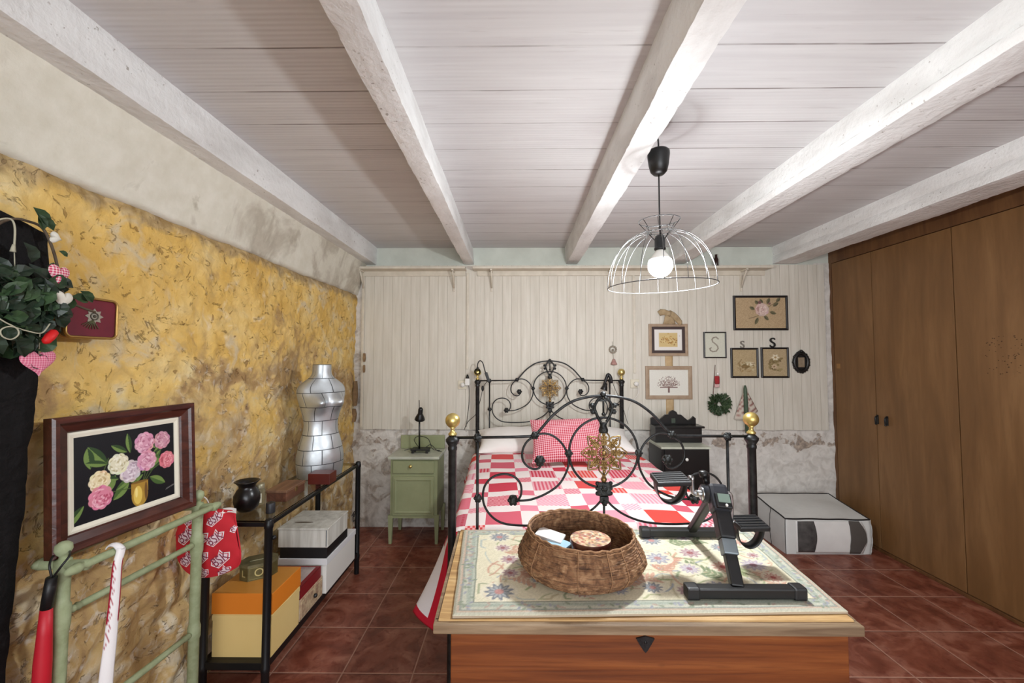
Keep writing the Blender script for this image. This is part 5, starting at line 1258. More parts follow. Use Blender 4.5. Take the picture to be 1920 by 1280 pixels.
# ============================================================ glass topped black metal table along the left wall
cy0 = at(505, 977, Z=.742).y; cy1 = 2.896; cxf = -1.085; cxr = -1.358; CT = .742
ct_ = thing('console_table', 'low black metal table with a glass top and lower shelf against the stone wall', 'table', ((cxf+cxr)/2, (cy0+cy1)/2, 0))
for x in (cxf, cxr):
    for y in (cy0, cy1):
        b = MB(); b.lathe([(.016, 0), (.0165, .004), (.0165, .10), (.019, .105), (.019, .125), (.0165, .13), (.0165, CT-.03), (.019, CT-.026), (.019, CT-.008), (.0165, CT-.004), (.0165, CT+.004), (.012, CT+.010), (.004, CT+.012)], 16, (x, y, 0)); b.build('leg', M_TABLEM, ct_)
def bar(x0, y0, x1, y1, z, w=.012, h=.016, nm='top_rail'):
    b = MB(); b.box(min(x0, x1)-w/2, max(x0, x1)+w/2, min(y0, y1)-w/2, max(y0, y1)+w/2, z-h, z, bev=.002); b.build(nm, M_TABLEM, ct_)
e = .014
bar(cxf, cy0+e, cxf, cy1-e, CT-.006); bar(cxr, cy0+e, cxr, cy1-e, CT-.006); bar(cxr+e, cy0, cxf-e, cy0, CT-.006); bar(cxr+e, cy1, cxf-e, cy1, CT-.006)
SZ = .145
bar(cxf, cy0+e, cxf, cy1-e, SZ, .018, .03, 'shelf_rail'); bar(cxr, cy0+e, cxr, cy1-e, SZ, .018, .03, 'shelf_rail'); bar(cxr+e, cy0, cxf-e, cy0, SZ, .018, .03, 'shelf_rail'); bar(cxr+e, cy1, cxf-e, cy1, SZ, .018, .03, 'shelf_rail')
b = MB(); b.box(cxr+.008, cxf-.008, cy0+.008, cy1-.008, SZ-.006, SZ-.0005); b.build('shelf_panel', M_TABLEM, ct_)
mg, tg, pg = nt('clear table glass'); pg.inputs['Base Color'].default_value = (.86, .93, .9, 1); pg.inputs['Roughness'].default_value = .02; pg.inputs['Transmission Weight'].default_value = 1; pg.inputs['IOR'].default_value = 1.45
b = MB(); b.box(cxr+.006, cxf-.006, cy0+.006, cy1-.006, CT-.0058, CT-.0002, bev=.001); b.build('glass_top', mg, ct_)
for (s, yy) in ((1, cy1-.06),):
    b = MB(); pts = [(cxf, yy+.022*k*math.cos(k*1.1)*.25, .40+.02*math.sin(k*1.1)*(1+.1*k)) for k in range(9)]; b.tube(smooth_path(pts, 4), .003, 6); b.build('scroll', M_TABLEM, ct_)
b = MB(); b.ball((cxf+.022, cy0+.004, at(520, 1008, Y=cy0).z), .010, 12); b.tube([(cxf+.012, cy0, at(520, 1008, Y=cy0).z), (cxf+.022, cy0+.004, at(520, 1008, Y=cy0).z)], .004, 8); b.build('knob', M_TABLEM, ct_)

# boxes on the lower shelf
M_CREAMB = mat('pale yellow card', rgb(232, 204, 138), .5, var=rgb(226, 196, 128), vs=3); M_ORB = mat('orange card', rgb(222, 128, 36), .5); M_ORT = mat('ochre card lid', rgb(196, 130, 52), .4, var=rgb(206, 142, 62), vs=3)
ox0 = at(396, 1230, Y=cy0+.03).x; ox0 = max(ox0, cxr+.005); ox1 = cxf+.012; oy0 = cy0+.022
oz1 = at(500, 1113, Y=oy0).z; ozm = at(500, 1152, Y=oy0).z; oy1 = at(585, 1062, Z=oz1).y
bo = thing('storage_box', 'pale yellow box with an orange lid, nearest on the lower shelf', 'box', ((ox0+ox1)/2, (oy0+oy1)/2, SZ))
b = MB(); b.box(ox0+.004, ox1-.004, oy0+.004, oy1-.004, SZ, ozm+.02, bev=.002); b.box(ox0+.002, ox1-.002, oy0+.002, oy1-.002, ozm-.028, ozm-.006, bev=.001); b.build('box_base', M_CREAMB, bo)
b = MB(); b.box(ox0, ox1, oy0, oy1, ozm, oz1, bev=.002); b.build('lid', M_ORB, bo); b = MB(); b.box(ox0+.002, ox1-.002, oy0+.002, oy1-.002, oz1-.0005, oz1+.0012); b.build('lid_top', M_ORT, bo)
# octagonal tin with raised letters
tc_ = at(489, 1092, Z=oz1+.0015); hx, hy_, hz_ = .078, .05, .072
M_TIN = mat('dull olive tin', rgb(112, 104, 66), .45, .4, var=rgb(84, 78, 48), vs=25); M_GOLD = mat('pale gold lettering', rgb(198, 186, 128), .4, .3)
X = Matrix.Translation((tc_.x-.055, tc_.y+.075, oz1+.0014)) @ Matrix.Rotation(.55, 4, 'Z')
ot = thing('letter_tin', 'small olive eight-sided tin with the letters L and O, on the orange lid', 'tin', M=X)
o8 = [(-.078, -.02), (-.045, -.055), (.045, -.055), (.078, -.02), (.078, .02), (.045, .055), (-.045, .055), (-.078, .02)]
b = MB(); b.prism(o8, 0, hz_-.008, 'z'); b.build('tin_body', M_TIN, ot, local=True)
b = MB(); b.prism([(x*1.03, y*1.03) for x, y in o8], hz_-.012, hz_, 'z'); b.box(-.04, .03, -.012, .012, hz_, hz_+.004, bev=.002); b.build('lid', mat('tin lid', rgb(128, 122, 92), .4, .4, var=rgb(90, 86, 60), vs=20), ot, local=True)
def lettering(txt, M_, size, mt, parent, nm='lettering', ext=.0008):
    vs, fs = text_geo(txt, size); b = MB(); b.add([(x, -ext, z) for x, z in vs], fs, xf=M_); b.add([(x, 0, z) for x, z in vs], fs, xf=M_); return b.build(nm, mt, parent, local=True)
lettering('O', Matrix.Translation((.0, -.0552, .032)), .05, M_GOLD, ot)
d_ = math.atan2(.035, -.033)
lettering('L', Matrix.Translation((-.0620, -.0382, .032)) @ Matrix.Rotation(math.atan2(-.035, .033), 4, 'Z'), .044, M_GOLD, ot)
b = MB(); b.quad_frame(-.040, .040, .006, .058, .002, -.0565, -.0548); b.build('panel_line', M_GOLD, ot, local=True)
# patterned drawer box and red book
dy0 = oy1+.006; dy1 = 2.375; dz1 = at(610, 1072, X=cxf+.004).z
db = thing('drawer_box', 'small patterned cream box with a dark knob behind the yellow box', 'box', (-1.2, (dy0+dy1)/2, SZ))
M_PATT = mat('cream floral paper', rgb(214, 198, 168), .6, var=rgb(170, 132, 106), vs=30)
b = MB(); b.box(cxr+.02, cxf+.006, dy0, dy1, SZ, dz1, bev=.003); b.build('box_body', M_PATT, db)
b = MB(); b.box(cxf+.0055, cxf+.010, dy0+.012, dy1-.012, SZ+.012, dz1-.012, bev=.002); b.build('drawer_front', mat('cream drawer paper', rgb(206, 186, 150), .6, var=rgb(150, 116, 96), vs=45), db)
b = MB(); yk = at(590, 1116, X=cxf+.012).y; zk = at(590, 1116, X=cxf+.012).z; b.ball((cxf+.016, yk, zk), .011, 12); b.build('knob', M_IRON, db)
rz1 = at(606, 1056, X=cxf+.002).z
rb = thing('book', 'dark red book lying on the patterned box', 'book', (-1.2, (dy0+dy1)/2, dz1))
b = MB(); b.box(cxr+.04, cxf+.000, dy0+.012, dy1-.02, dz1+.0035, rz1-.0035); b.build('pages', mat('book pages', rgb(216, 204, 190), .8), rb)
b = MB(); b.box(cxr+.036, cxf+.003, dy0+.008, dy1-.016, dz1, dz1+.0035); b.box(cxr+.036, cxf+.003, dy0+.008, dy1-.016, rz1-.0035, rz1); b.box(cxf, cxf+.004, dy0+.008, dy1-.016, dz1, rz1, bev=.001); b.build('cover', mat('dark red book cloth', rgb(128, 22, 30), .5), rb)
b = MB(); b.box(cxr+.05, cxf-.02, dy0+.02, dy1-.03, rz1, rz1+.0012); b.build('cover_panel', mat('pale cover print', rgb(196, 182, 176), .5, var=rgb(150, 134, 134), vs=14), rb)
# white box with black box and whitewashed chest on it
wy0, wy1 = 2.385, 2.80; wz1 = at(615, 1047, X=cxf+.012).z if False else at(600, 1047, Y=wy0).z
wb_ = thing('storage_box', 'large white box on the far end of the lower shelf', 'box', (-1.2, 2.6, SZ))
b = MB(); b.box(cxr+.01, cxf+.022, wy0, wy1, SZ, wz1-.03, bev=.002); b.build('box_base', M_WHITEP, wb_)
b = MB(); b.box(cxr+.006, cxf+.026, wy0-.004, wy1+.004, wz1-.035, wz1, bev=.002); b.build('lid', mat('white card lid', rgb(226, 226, 228), .5), wb_)
kz1 = at(600, 1026.5, Y=wy0).z; b = MB(); b.box(cxr+.03, cxf+.020, wy0+.002, wy1-.12, wz1, kz1, bev=.003); tag(b.build('flat_box', M_BLACKP), 'flat black box between the white box and the whitewashed lidded box', 'box')
gz1 = at(600, 990, Y=wy0).z
gb = thing('lidded_box', 'whitewashed grey wooden box on top of the black box', 'box', (-1.2, 2.5, kz1))
M_WW = m_wood('whitewashed grey wood', rgb(178, 174, 164), rgb(206, 203, 194), rgb(222, 220, 212), (14, 14, 1), 1.5, .7, .6)
b = MB(); b.box(cxr+.02, cxf+.026, wy0, wy1-.14, kz1+.0003, gz1-.008, bev=.002); b.build('box_body', M_WW, gb)
b = MB(); b.box(cxr+.016, cxf+.030, wy0-.004, wy1-.136, gz1-.009, gz1, bev=.003); lid_ = b.build('lid', M_WW, gb)
b = MB(); c = at(570, 979, Z=gz1); b.prism([(c.x+.05*math.cos(2*PI*k/24)*(1+.1*math.cos(4*PI*k/24)), c.y+.010*math.sin(2*PI*k/24)) for k in range(24)], gz1-.0005, gz1+.001, 'z'); b.build('hand_slot', mat('slot shade brown', rgb(110, 100, 86), .8), lid_)
b = MB(); b.box(cxf+.016, cxf+.02, wy0-.0015, wy0+.001, kz1+.006, gz1-.012); b.build('dark_edge_strip', mat('slate blue strip', rgb(92, 98, 104), .5), gb)
c = at(527, 1036, Y=cy0+.28); b = MB(); b.lathe([(.001, 0), (.010, .002), (.010, .03), (.020, .034), (.020, .046), (.001, .046)], 14, xf=Matrix.Translation((c.x-.03, c.y, c.z)) @ Matrix.Rotation(PI/2, 4, 'Y'), caps=False)
o = tag(b.build('cork_stopper', mat('pale cork', rgb(176, 160, 124), .8)), 'pale stopper sticking out behind the near table leg, resting against the red book', 'stopper')
o.location = (c.x, dy0+.05, rz1+.021)

# things on the glass
def onglass(u, v): return at(u, v, Z=CT)
p = onglass(449, 964); p = Vector((max(p.x, -1.29), p.y+.05, CT))
b = MB(); k_ = .056/.056
b.lathe([(.030, 0), (.034, .002), (.049, .02), (.056, .05), (.054, .075), (.042, .098), (.034, .108), (.036, .118), (.048, .132), (.054, .137), (.050, .139), (.036, .126), (.028, .11), (.02, .1)], 36, (p.x, p.y, CT), caps=True); tag(b.build('black_pot', mat('black glazed pottery', rgb(16, 15, 16), .3)), 'black round pottery jar with a flared rim on the near end of the glass table', 'pot')
p = onglass(485, 948); p = Vector((-1.268, 2.03, CT)); p.x = at(486, 930, Y=2.075).x; p.y = 2.075
j_ = thing('glass_jar', 'small jar with a white label between the black pot and the wooden box', 'jar', (p.x, p.y, CT))
M_JAR = mat('smoky glass', rgb(170, 160, 128), .1, trans=.6)
b = MB(); b.lathe([(.024, 0), (.026, .003), (.026, .068), (.020, .078), (.020, .09), (.0, .09)], 24, (p.x, p.y, CT), caps=False); b.build('jar_body', M_JAR, j_)
b = MB(); b.lathe([(.0225, .079), (.0225, .098), (.020, .10), (.001, .10)], 24, (p.x, p.y, CT), caps=False); b.build('lid', mat('jar lid', rgb(150, 144, 120), .4, .4), j_)
P = np.zeros((4, 12, 3))
for i in range(12):
    a = -PI*.95+PI*.75*i/11
    for j in range(4): P[j, i] = (p.x+.0268*math.cos(a), p.y+.0268*math.sin(a), CT+.012+.045*j/3)
b = MB(); b.sheet(P); b.build('paper_label', mat('white paper label', rgb(222, 216, 196), .7), j_)
c = onglass(504, 965); cn = thing('candle', 'short dark candle beside the near corner of the glass table', 'candle', (c.x-.01, c.y+.03, CT)); 
b = MB(); b.lathe([(.019, 0), (.0195, .002), (.0195, .044), (.018, .046), (.0, .043)], 24, (c.x-.01, c.y+.03, CT), caps=False); b.build('wax', mat('dark blue grey wax', rgb(34, 34, 38), .5), cn)
b = MB(); b.tube([(c.x-.01, c.y+.03, CT+.042), (c.x-.009, c.y+.031, CT+.052)], .0012, 6); b.build('wick', M_BLACK, cn)
# brown wooden box
wzt = .80; a0 = at(498, 919, Z=wzt); a1 = at(538, 919, Z=wzt); a3 = at(562, 899, Z=wzt)
hb = thing('wooden_box', 'brown wooden box with a flat lid in the middle of the glass table', 'box', ((a0.x+a1.x)/2, a0.y+.1, CT))
bx_0, bx_1 = a0.x, a1.x; by_0, by_1 = a0.y, a3.y
M_BOXW = m_wood('reddish brown wood', rgb(72, 40, 28), rgb(98, 60, 42), rgb(122, 80, 58), (10, 1, 10), 2, .5)
b = MB(); b.box(bx_0+.003, bx_1-.003, by_0+.003, by_1-.003, CT+.0003, wzt-.014, bev=.002); b.build('box_body', M_BOXW, hb)
b = MB(); b.box(bx_0, bx_1, by_0, by_1, wzt-.0135, wzt, bev=.003); b.build('lid', m_wood('worn brown lid', rgb(100, 68, 50), rgb(126, 92, 68), rgb(146, 112, 86), (10, 1, 10), 2, .5), hb)
b = MB(); b.box(bx_1-.004, bx_1+.001, (by_0+by_1)/2-.01, (by_0+by_1)/2+.01, wzt-.03, wzt-.006, bev=.001); b.build('clasp', M_BRASSD, hb)
a0 = at(573, 909, Z=CT); a1 = at(600, 909, Z=CT)
b = MB(); X = Matrix.Translation((a1.x-.01, a1.y+.05, CT+.0003)) @ Matrix.Rotation(.0, 4, 'Z'); b.box(-.062, .062, -.045, .045, 0, .06, bev=.002, xf=X)
tag(b.build('red_box', mat('dark red lacquer', rgb(98, 34, 24), .4, var=rgb(80, 26, 20), vs=10)), 'dark red box in front of the metal torso', 'box')
# metal clad torso
tb = Vector((-1.19, 2.60, CT)); MT = Matrix.Translation((at(600, 880, Y=2.60).x, 2.60, CT)) @ Matrix.Rotation(math.radians(50), 4, 'Z')
keys = [(0, .128, .100), (.06, .136, .106), (.12, .138, .106), (.20, .124, .096), (.28, .101, .080), (.33, .096, .078), (.38, .106, .084), (.43, .120, .092), (.48, .134, .094), (.52, .145, .088), (.55, .146, .078), (.575, .134, .068), (.595, .110, .060), (.612, .082, .054), (.628, .062, .051), (.645, .055, .050), (.67, .053, .049), (.705, .053, .049)]
def interp(z, k):
    for a, c in zip(keys[:-1], keys[1:]):
        if z <= c[0]: t = (z-a[0])/(c[0]-a[0]); t = t*t*(3-2*t) if False else t; return a[k]*(1-t)+c[k]*t
    return keys[-1][k]
HT = at(605, 683, Y=2.6).z-CT; nz_, nu = 110, 84; P = np.zeros((nz_, nu, 3)); UV = np.zeros((nz_, nu, 2))
for j in range(nz_):
    z = .705*j/(nz_-1); w, d = interp(z, 1), interp(z, 2); w = sum(interp(min(.705, max(0, z+o)), 1) for o in (-.015, 0, .015))/3; d = sum(interp(min(.705, max(0, z+o)), 2) for o in (-.015, 0, .015))/3
    for i in range(nu):
        a = 2*PI*i/nu; x = w*math.copysign(abs(math.cos(a))**.9, math.cos(a)); y = d*math.copysign(abs(math.sin(a))**.9, math.sin(a))
        if y < 0:
            for s in (-1, 1):
                g = math.exp(-((x-s*.062)/.040)**2-((z-.468)/.044)**2); y -= .062*g
            y -= .010*math.exp(-(x/.06)**2-((z-.13)/.08)**2)
        P[j, i] = (x, y, z*HT/.705); UV[j, i] = (a/(2*PI)*.69, z)
b = MB(); UVc = np.concatenate([UV, UV[:, :1]+np.array([.69, 0])], 1); Pc = np.concatenate([P, P[:, :1]], 1)
b.sheet(Pc, None, UVc); b.add([tuple(p) for p in P[-1]], [list(range(nu))]); b.add([tuple(p) for p in P[0]], [list(range(nu))])
o = b.build('torso', m_metalplates(), None, local=True); o.matrix_world = MT; o.name = 'metal_torso'
tag(o, 'silver metal patchwork dressmaker torso standing on the glass table', 'mannequin')
for v in o.data.vertices: pass

# ============================================================ green towel rail with the flower painting
GY0, GY1 = 1.225, 1.70; gxp = at(116, 1100, Y=GY0).x
tr = thing('towel_rail', 'pale green painted wooden towel rail standing by the stone wall', 'towel rail', (gxp, (GY0+GY1)/2, 0))
g1x = at(367, 1080, Y=GY1).x
gzr = at(153, 1057, Y=GY0).z; z2 = at(127, 1153, Y=GY0).z; z3 = at(363, 1184, Y=GY1).z
for (x, y) in ((gxp, GY0), (g1x, GY1)):
    b = MB(); zt = gzr+.012
    b.lathe([(.017, .0), (.019, .02), (.0185, z3-.03), (.022, z3-.02), (.022, z3+.02), (.018, z3+.035), (.0185, z2-.05), (.022, z2-.03), (.0225, z2+.025), (.018, z2+.035), (.0185, gzr-.05), (.020, gzr-.02), (.020, zt)], 20, (x, y, 0)); b.build('post', M_GREENR, tr)
    b = MB(); b.lathe([(.018, 0), (.010, .006), (.009, .012), (.015, .018), (.0205, .030), (.019, .044), (.010, .052), (.001, .054)], 20, (x, y, zt-.001), caps=False); b.build('finial', M_GREENR, tr)
    b = MB(); ln_ = .075; b.tube([(x-ln_, y, gzr-.002), (x-ln_+.01, y, gzr-.002), (x-.02, y, gzr-.002), (x+.02, y, gzr-.002), (x+ln_-.012, y, gzr-.002), (x+ln_, y, gzr-.002)], [.014, .0155, .013, .013, .0155, .014], 16); b.build('cross_arm', M_GREENR, tr)
    b = MB(); b.box(x-.11, x+.13, y-.02, y+.02, 0, .03, bev=.008); b.build('foot', M_GREENR, tr)
for sx in (-1, 1):
    x0 = gxp+sx*.066; x1 = g1x+sx*.066; e = .055 if sx > 0 else .02
    P0 = Vector((x0, GY0-e, gzr)); P1 = Vector((x1, GY1+.035, gzr)); L = (P1-P0)
    ts_ = [0, .02, .05, .065, .075, .09, .5, .91, .925, .935, .95, .98, 1]; rr = [.006, .012, .0155, .013, .009, .0115, .0125, .0115, .009, .013, .0155, .012, .006]
    b = MB(); b.tube([P0+L*t for t in ts_], rr, 16); b.build('top_rod', M_GREENR, tr)
for z in (z2, z3):
    P0 = Vector((gxp, GY0+.018, z)); P1 = Vector((g1x, GY1-.018, z)); L = P1-P0
    b = MB(); b.tube([P0+L*t for t in (0, .03, .045, .06, .08, .1, .5, .9, .92, .94, .955, .97, 1)], [.008, .012, .0095, .013, .009, .0105, .0115, .0105, .009, .013, .0095, .012, .008], 14); b.build('lower_rod', M_GREENR, tr)
# painting leaning back on the rods
tl = at(80, 776, Y=1.235); trp = at(352, 748, Y=1.685); brp = at(356, 939, Y=1.685); blp = at(82, 1038, Y=1.235)
pz0 = gzr+.0125; 
A0 = Vector((gxp-.035, 1.215, pz0)); A1 = Vector((g1x-.030, 1.672, pz0))
A0.x = at(80, 1030, Y=A0.y).x+.004; A1.x = at(356, 940, Y=A1.y).x
ydir = (A1-A0); PW = ydir.length; ydir.normalize(); lean = math.radians(3.5); up = Vector((0, 0, 1)); nrm = ydir.cross(up).normalized()
if nrm.x < 0: nrm = -nrm
upd = (up*math.cos(lean)-nrm*math.sin(lean)).normalized(); nn = ydir.cross(upd).normalized()
if nn.x < 0: nn = -nn
PH = .405
Mp = Matrix((ydir, -nn, upd)).transposed().to_4x4(); Mp.translation = A0
fp = thing('framed_painting', 'large dark wood framed painting of pink and cream peonies in a golden vase', 'painting', M=Mp)
M_MAHO = m_wood('mahogany frame', rgb(48, 20, 16), rgb(70, 32, 24), rgb(92, 46, 34), (3, 14, 14), 2, .3)
b = MB()
o_ = [(0, 0), (PW, 0), (PW, PH), (0, PH)]
def ringpts(i, d): return [(o_[0][0]+i, d, o_[0][1]+i), (o_[1][0]-i, d, o_[1][1]+i), (o_[2][0]-i, d, o_[2][1]-i), (o_[3][0]+i, d, o_[3][1]-i)]
lay = [ringpts(0, .0), ringpts(0, -.030), ringpts(.006, -.036), ringpts(.018, -.034), ringpts(.024, -.026), ringpts(.046, -.018), ringpts(.050, -.012), ringpts(.050, .0)]
vs = [p for l in lay for p in l]; fs = []
for L_ in range(len(lay)-1):
    for k in range(4): fs.append([L_*4+k, L_*4+(k+1) % 4, (L_+1)*4+(k+1) % 4, (L_+1)*4+k])
for k in range(4): fs.append([28+k, 28+(k+1) % 4, (k+1) % 4, k])
b.add(vs, fs); b.build('frame', M_MAHO, fp, local=True)
b = MB(); b.quad_frame(.048, PW-.048, .048, PH-.048, .020, -.012, -.002); b.build('liner', mat('ivory frame liner', rgb(228, 222, 204), .5), fp, local=True)
cw, chh = PW-.132, PH-.132
pc_ = Pic(1.0, .79, .0036, (14, 16, 22))
def uvp(x, y):   # coordinates of the crop seen square on: x 0..1400 across, y from the top 0..1050
    return x/1400., .79*(1-y/1050.)
q = np.random.RandomState(8)
G1, G2 = (70, 98, 48), (112, 138, 72)
for (x, y, L, w, r) in ((420, 400, .26, .045, 2.3), (210, 420, .20, .045, 1.7), (420, 400, .2, .03, 2.9), (130, 830, .24, .04, -2.35), (520, 560, .2, .05, -2.2), (700, 700, .2, .045, -2.45), (760, 620, .2, .03, -2.6), (1000, 700, .2, .04, -.55), (1000, 620, .28, .03, .62), (1010, 560, .2, .025, .9), (680, 300, .18, .03, 2.6), (720, 320, .2, .03, 1.7), (1060, 380, .18, .03, .5), (560, 620, .16, .03, 2.9), (900, 640, .14, .035, -2.8), (440, 620, .2, .05, -2.3), (1180, 500, .12, .03, 2.6), (1100, 320, .16, .03, 2.4), (880, 620, .2, .03, .6)):
    a, c = uvp(x, y); pc_.leaf(a, c, L, w, r, G1 if q.rand() < .5 else (46, 70, 38), G2)
for pts in (((860, 780), (600, 560), (420, 520)), ((870, 780), (720, 620)), ((880, 780), (950, 560)), ((890, 780), (1050, 600), (1250, 520)), ((880, 780), (1120, 380)), ((860, 790), (420, 760)), ((300, 640), (430, 330))): pc_.line([uvp(*p_) for p_ in pts], .009, (74, 96, 48))
a, c = uvp(850, 900)
pc_.ell(a, c, .085, .115, (176, 140, 58)); pc_.rect(a-.088, a+.088, c+.02, c+.125, (170, 132, 54)); pc_.ell(a-.02, c, .045, .09, (224, 192, 92)); pc_.ell(a+.065, c+.02, .016, .09, (112, 80, 40)); pc_.ell(a-.035, c+.03, .014, .05, (246, 228, 150), 0, .8)
pc_.ell(a, c+.128, .092, .012, (126, 92, 40)); a2, c2 = uvp(855, 1015)
a2, c2 = a, c-.135; pc_.rect(a2-.012, a2+.012, c2-.01, c2+.04, (190, 154, 70)); pc_.ell(a2, c2-.015, .06, .022, (198, 162, 78)); pc_.ell(a2, c2-.035, .075, .018, (214, 190, 120)); pc_.ell(a2, c2+.008, .03, .014, (150, 116, 56))
peon = [(930, 220, .098, 0), (1200, 230, .085, 1), (960, 470, .095, 0), (1270, 520, .082, 2), (560, 430, .092, 3), (720, 560, .10, 4), (320, 590, .090, 5), (330, 790, .10, 6)]
cols = {0: ((214, 154, 176), (176, 104, 130), (236, 196, 210)), 1: ((200, 142, 160), (160, 96, 116), (228, 190, 198)), 2: ((214, 120, 132), (176, 76, 92), (236, 170, 176)), 3: ((226, 220, 192), (184, 172, 132), (244, 240, 224)), 4: ((208, 190, 200), (164, 140, 156), (234, 224, 230)), 5: ((228, 212, 172), (192, 166, 118), (244, 234, 206)), 6: ((216, 132, 154), (176, 72, 100), (238, 190, 202))}
for k in (5, 6, 0, 1, 2, 3, 4, 7):
    x, y, r, ci_ = peon[k]; r *= 1.1; a, c = uvp(x, y); pc_.peony(a, c, r, *cols[ci_], seed=k)
pts = [uvp(1250+q.uniform(-3, 3)+k*11, 935-k*3+(-1)**k*9) for k in range(14)]; pc_.line(pts, .004, (180, 176, 170), .8)
P = np.zeros((pc_.ny, pc_.nx, 3)); P[..., 0] = .066+pc_.X/pc_.w*cw; P[..., 1] = -.006; P[..., 2] = .066+pc_.Z/pc_.h*chh
b = MB(); b.sheet(P, pc_.lin()); b.build('canvas', M_CANVAS, fp, local=True)
b = MB(); b.box(.055, PW-.055, -.0055, -.001, .055, PH-.055); b.build('backing_board', M_WARDF, fp, local=True)

# red patterned cloth bag on the far post
gY = GY1+.072
def bagpt(u, v, o=0): p = at(u, v, Y=gY+o); return p
rbag = thing('cloth_bag', 'red cloth bag printed with white logos, hanging from the far post of the towel rail', 'bag', at(388, 1080, Y=gY))
M_REDC = mat('red cotton print', rgb(204, 34, 48), .8, var=rgb(188, 28, 42), vs=6, bump=.1, bs=30)
outl = [(330, 985), (327, 1003), (331, 1030), (340, 1058), (352, 1072), (366, 1078), (384, 1080), (402, 1079), (420, 1074), (436, 1067), (449, 1057), (451, 1040), (449, 1020), (445, 995), (441, 972), (439, 958), (424, 956), (408, 955), (394, 957), (380, 962), (366, 966), (350, 972)]
cx2, cz2 = at(390, 1018, Y=gY).x, at(390, 1018, Y=gY).z
op = [at(u, v, Y=gY) for u, v in outl]; op = smooth_path([tuple(p) for p in op]+[tuple(op[0])], 3)[:-1]
def bulge(x, z): 
    r2 = ((x-cx2)/.14)**2+((z-cz2)/.15)**2
    return .030*max(0, 1-r2)**.6+.003*nz(x, 0, z, 30)
nr = 14; P = np.zeros((nr, len(op), 3)); Q = P.copy()
for j in range(nr):
    t = 1-j/(nr-1)*.995
    for i, p in enumerate(op):
        x = cx2+(p.x-cx2)*t; z = cz2+(p.z-cz2)*t; P[j, i] = (x, gY-bulge(x, z), z); Q[j, i] = (x, gY+bulge(x, z)*.5, z)
b = MB(); b.sheet(P, cu=True); b.sheet(Q[:, ::-1], cu=True); bagb = b.build('bag_body', M_REDC, rbag)
b = MB(); b.tube([(p.x, gY, p.z) for p in op], .003, 6, closed=True); b.build('seam', M_REDC, rbag)
def uz(u, v): p = at(u, v, Y=gY-.02); return p.x, p.z
b = MB(); c0 = at(424, 958, Y=gY-.004); 
P = np.zeros((6, 14, 3))
for j in range(6):
    for i in range(14):
        x, z = uz(412+26*i/13, 956+9*j/5-2*math.sin(PI*i/13)); P[j, i] = (x, gY-bulge(x, z)-.0015, z)
b.sheet(P); b.build('white_lining', M_WHITEC, rbag)
M_LOGO = mat('white logo ground', rgb(228, 206, 214), .8); M_LOGOT = mat('red logo lettering', rgb(128, 44, 70), .8); M_LOGOE = mat('white logo edge', rgb(238, 226, 228), .8)
vs_, fs_ = text_geo('BSK', 1.0); xs_ = [p[0] for p in vs_]; ys_ = [p[1] for p in vs_]; tw = max(xs_)-min(xs_); th_ = max(ys_)-min(ys_)
def inside(x, z):
    n = len(op); c = False; j = n-1
    for i in range(n):
        if (op[i].z > z) != (op[j].z > z) and x < (op[j].x-op[i].x)*(z-op[i].z)/(op[j].z-op[i].z)+op[i].x: c = not c
        j = i
    return c
rt = math.radians(34)
for (u, v, s) in ((414, 1048, 1), (406, 1008, .9), (402, 973, .8), (378, 1010, .95), (379, 1045, .9), (350, 1004, 1), (352, 1048, .9), (418, 1073, .7), (380, 1076, .7), (355, 975, .7), (440, 990, .6)):
    cx3, cz3 = uz(u, v); w_ = .072*s; h_ = w_*.34
    dia = [(-w_*.62, 0), (-w_*.40, h_*.75), (w_*.05, h_*.80), (w_*.30, h_*1.5), (w_*.34, h_*.7), (w_*.64, h_*.2), (w_*.40, -h_*.75), (-w_*.38, -h_*1.1)]
    def mp(x, z): return (cx3+x*math.cos(rt)-z*math.sin(rt), cz3+x*math.sin(rt)+z*math.cos(rt))
    for kk, (scl, off, m_, nm_) in enumerate(((1.0, .0012, M_LOGOE, 'logo_edge'), (.86, .0018, M_REDC, 'logo_line'), (.76, .0024, M_LOGO, 'logo_ground'))):
        P = []; N_ = 20
        bnd = []
        for a_, b_ in zip(dia, dia[1:]+dia[:1]):
            for q2 in range(4): bnd.append((a_[0]+(b_[0]-a_[0])*q2/4, a_[1]+(b_[1]-a_[1])*q2/4))
        rows = np.zeros((5, len(bnd), 3)); ok = all(inside(*mp(x*scl*.95, z*scl*.95)) for x, z in bnd)
        for j in range(5):
            for i, (x, z) in enumerate(bnd):
                X_, Z_ = mp(x*scl*(1-j/4.02), z*scl*(1-j/4.02))
                rows[j, i] = (X_, gY-bulge(X_, Z_)-off, Z_)
        # clip rows that leave the outline by pulling them to the edge
        for j in range(5):
            for i in range(len(bnd)):
                X_, _, Z_ = rows[j, i]; t = 1.0
                while not inside(X_, Z_) and t > .05:
                    t -= .05; X_ = cx3+(rows[j, i][0]-cx3)*t; Z_ = cz3+(rows[j, i][2]-cz3)*t
                rows[j, i] = (X_, gY-bulge(X_, Z_)-off, Z_)
        b = MB(); b.sheet(rows, cu=True); lo3 = b.build(nm_, m_, bagb)
    b = MB(); sc2 = w_*.92/tw
    pv = []
    for x, z in vs_: X_, Z_ = mp(x*sc2, z*sc2*1.35); pv.append((X_, gY-bulge(X_, Z_)-.0032, Z_))
    keep = [f for f in fs_ if all(inside(pv[k][0], pv[k][2]) for k in f)]
    if keep: b.add(pv, keep); b.build('logo_lettering', M_LOGOT, bagb)
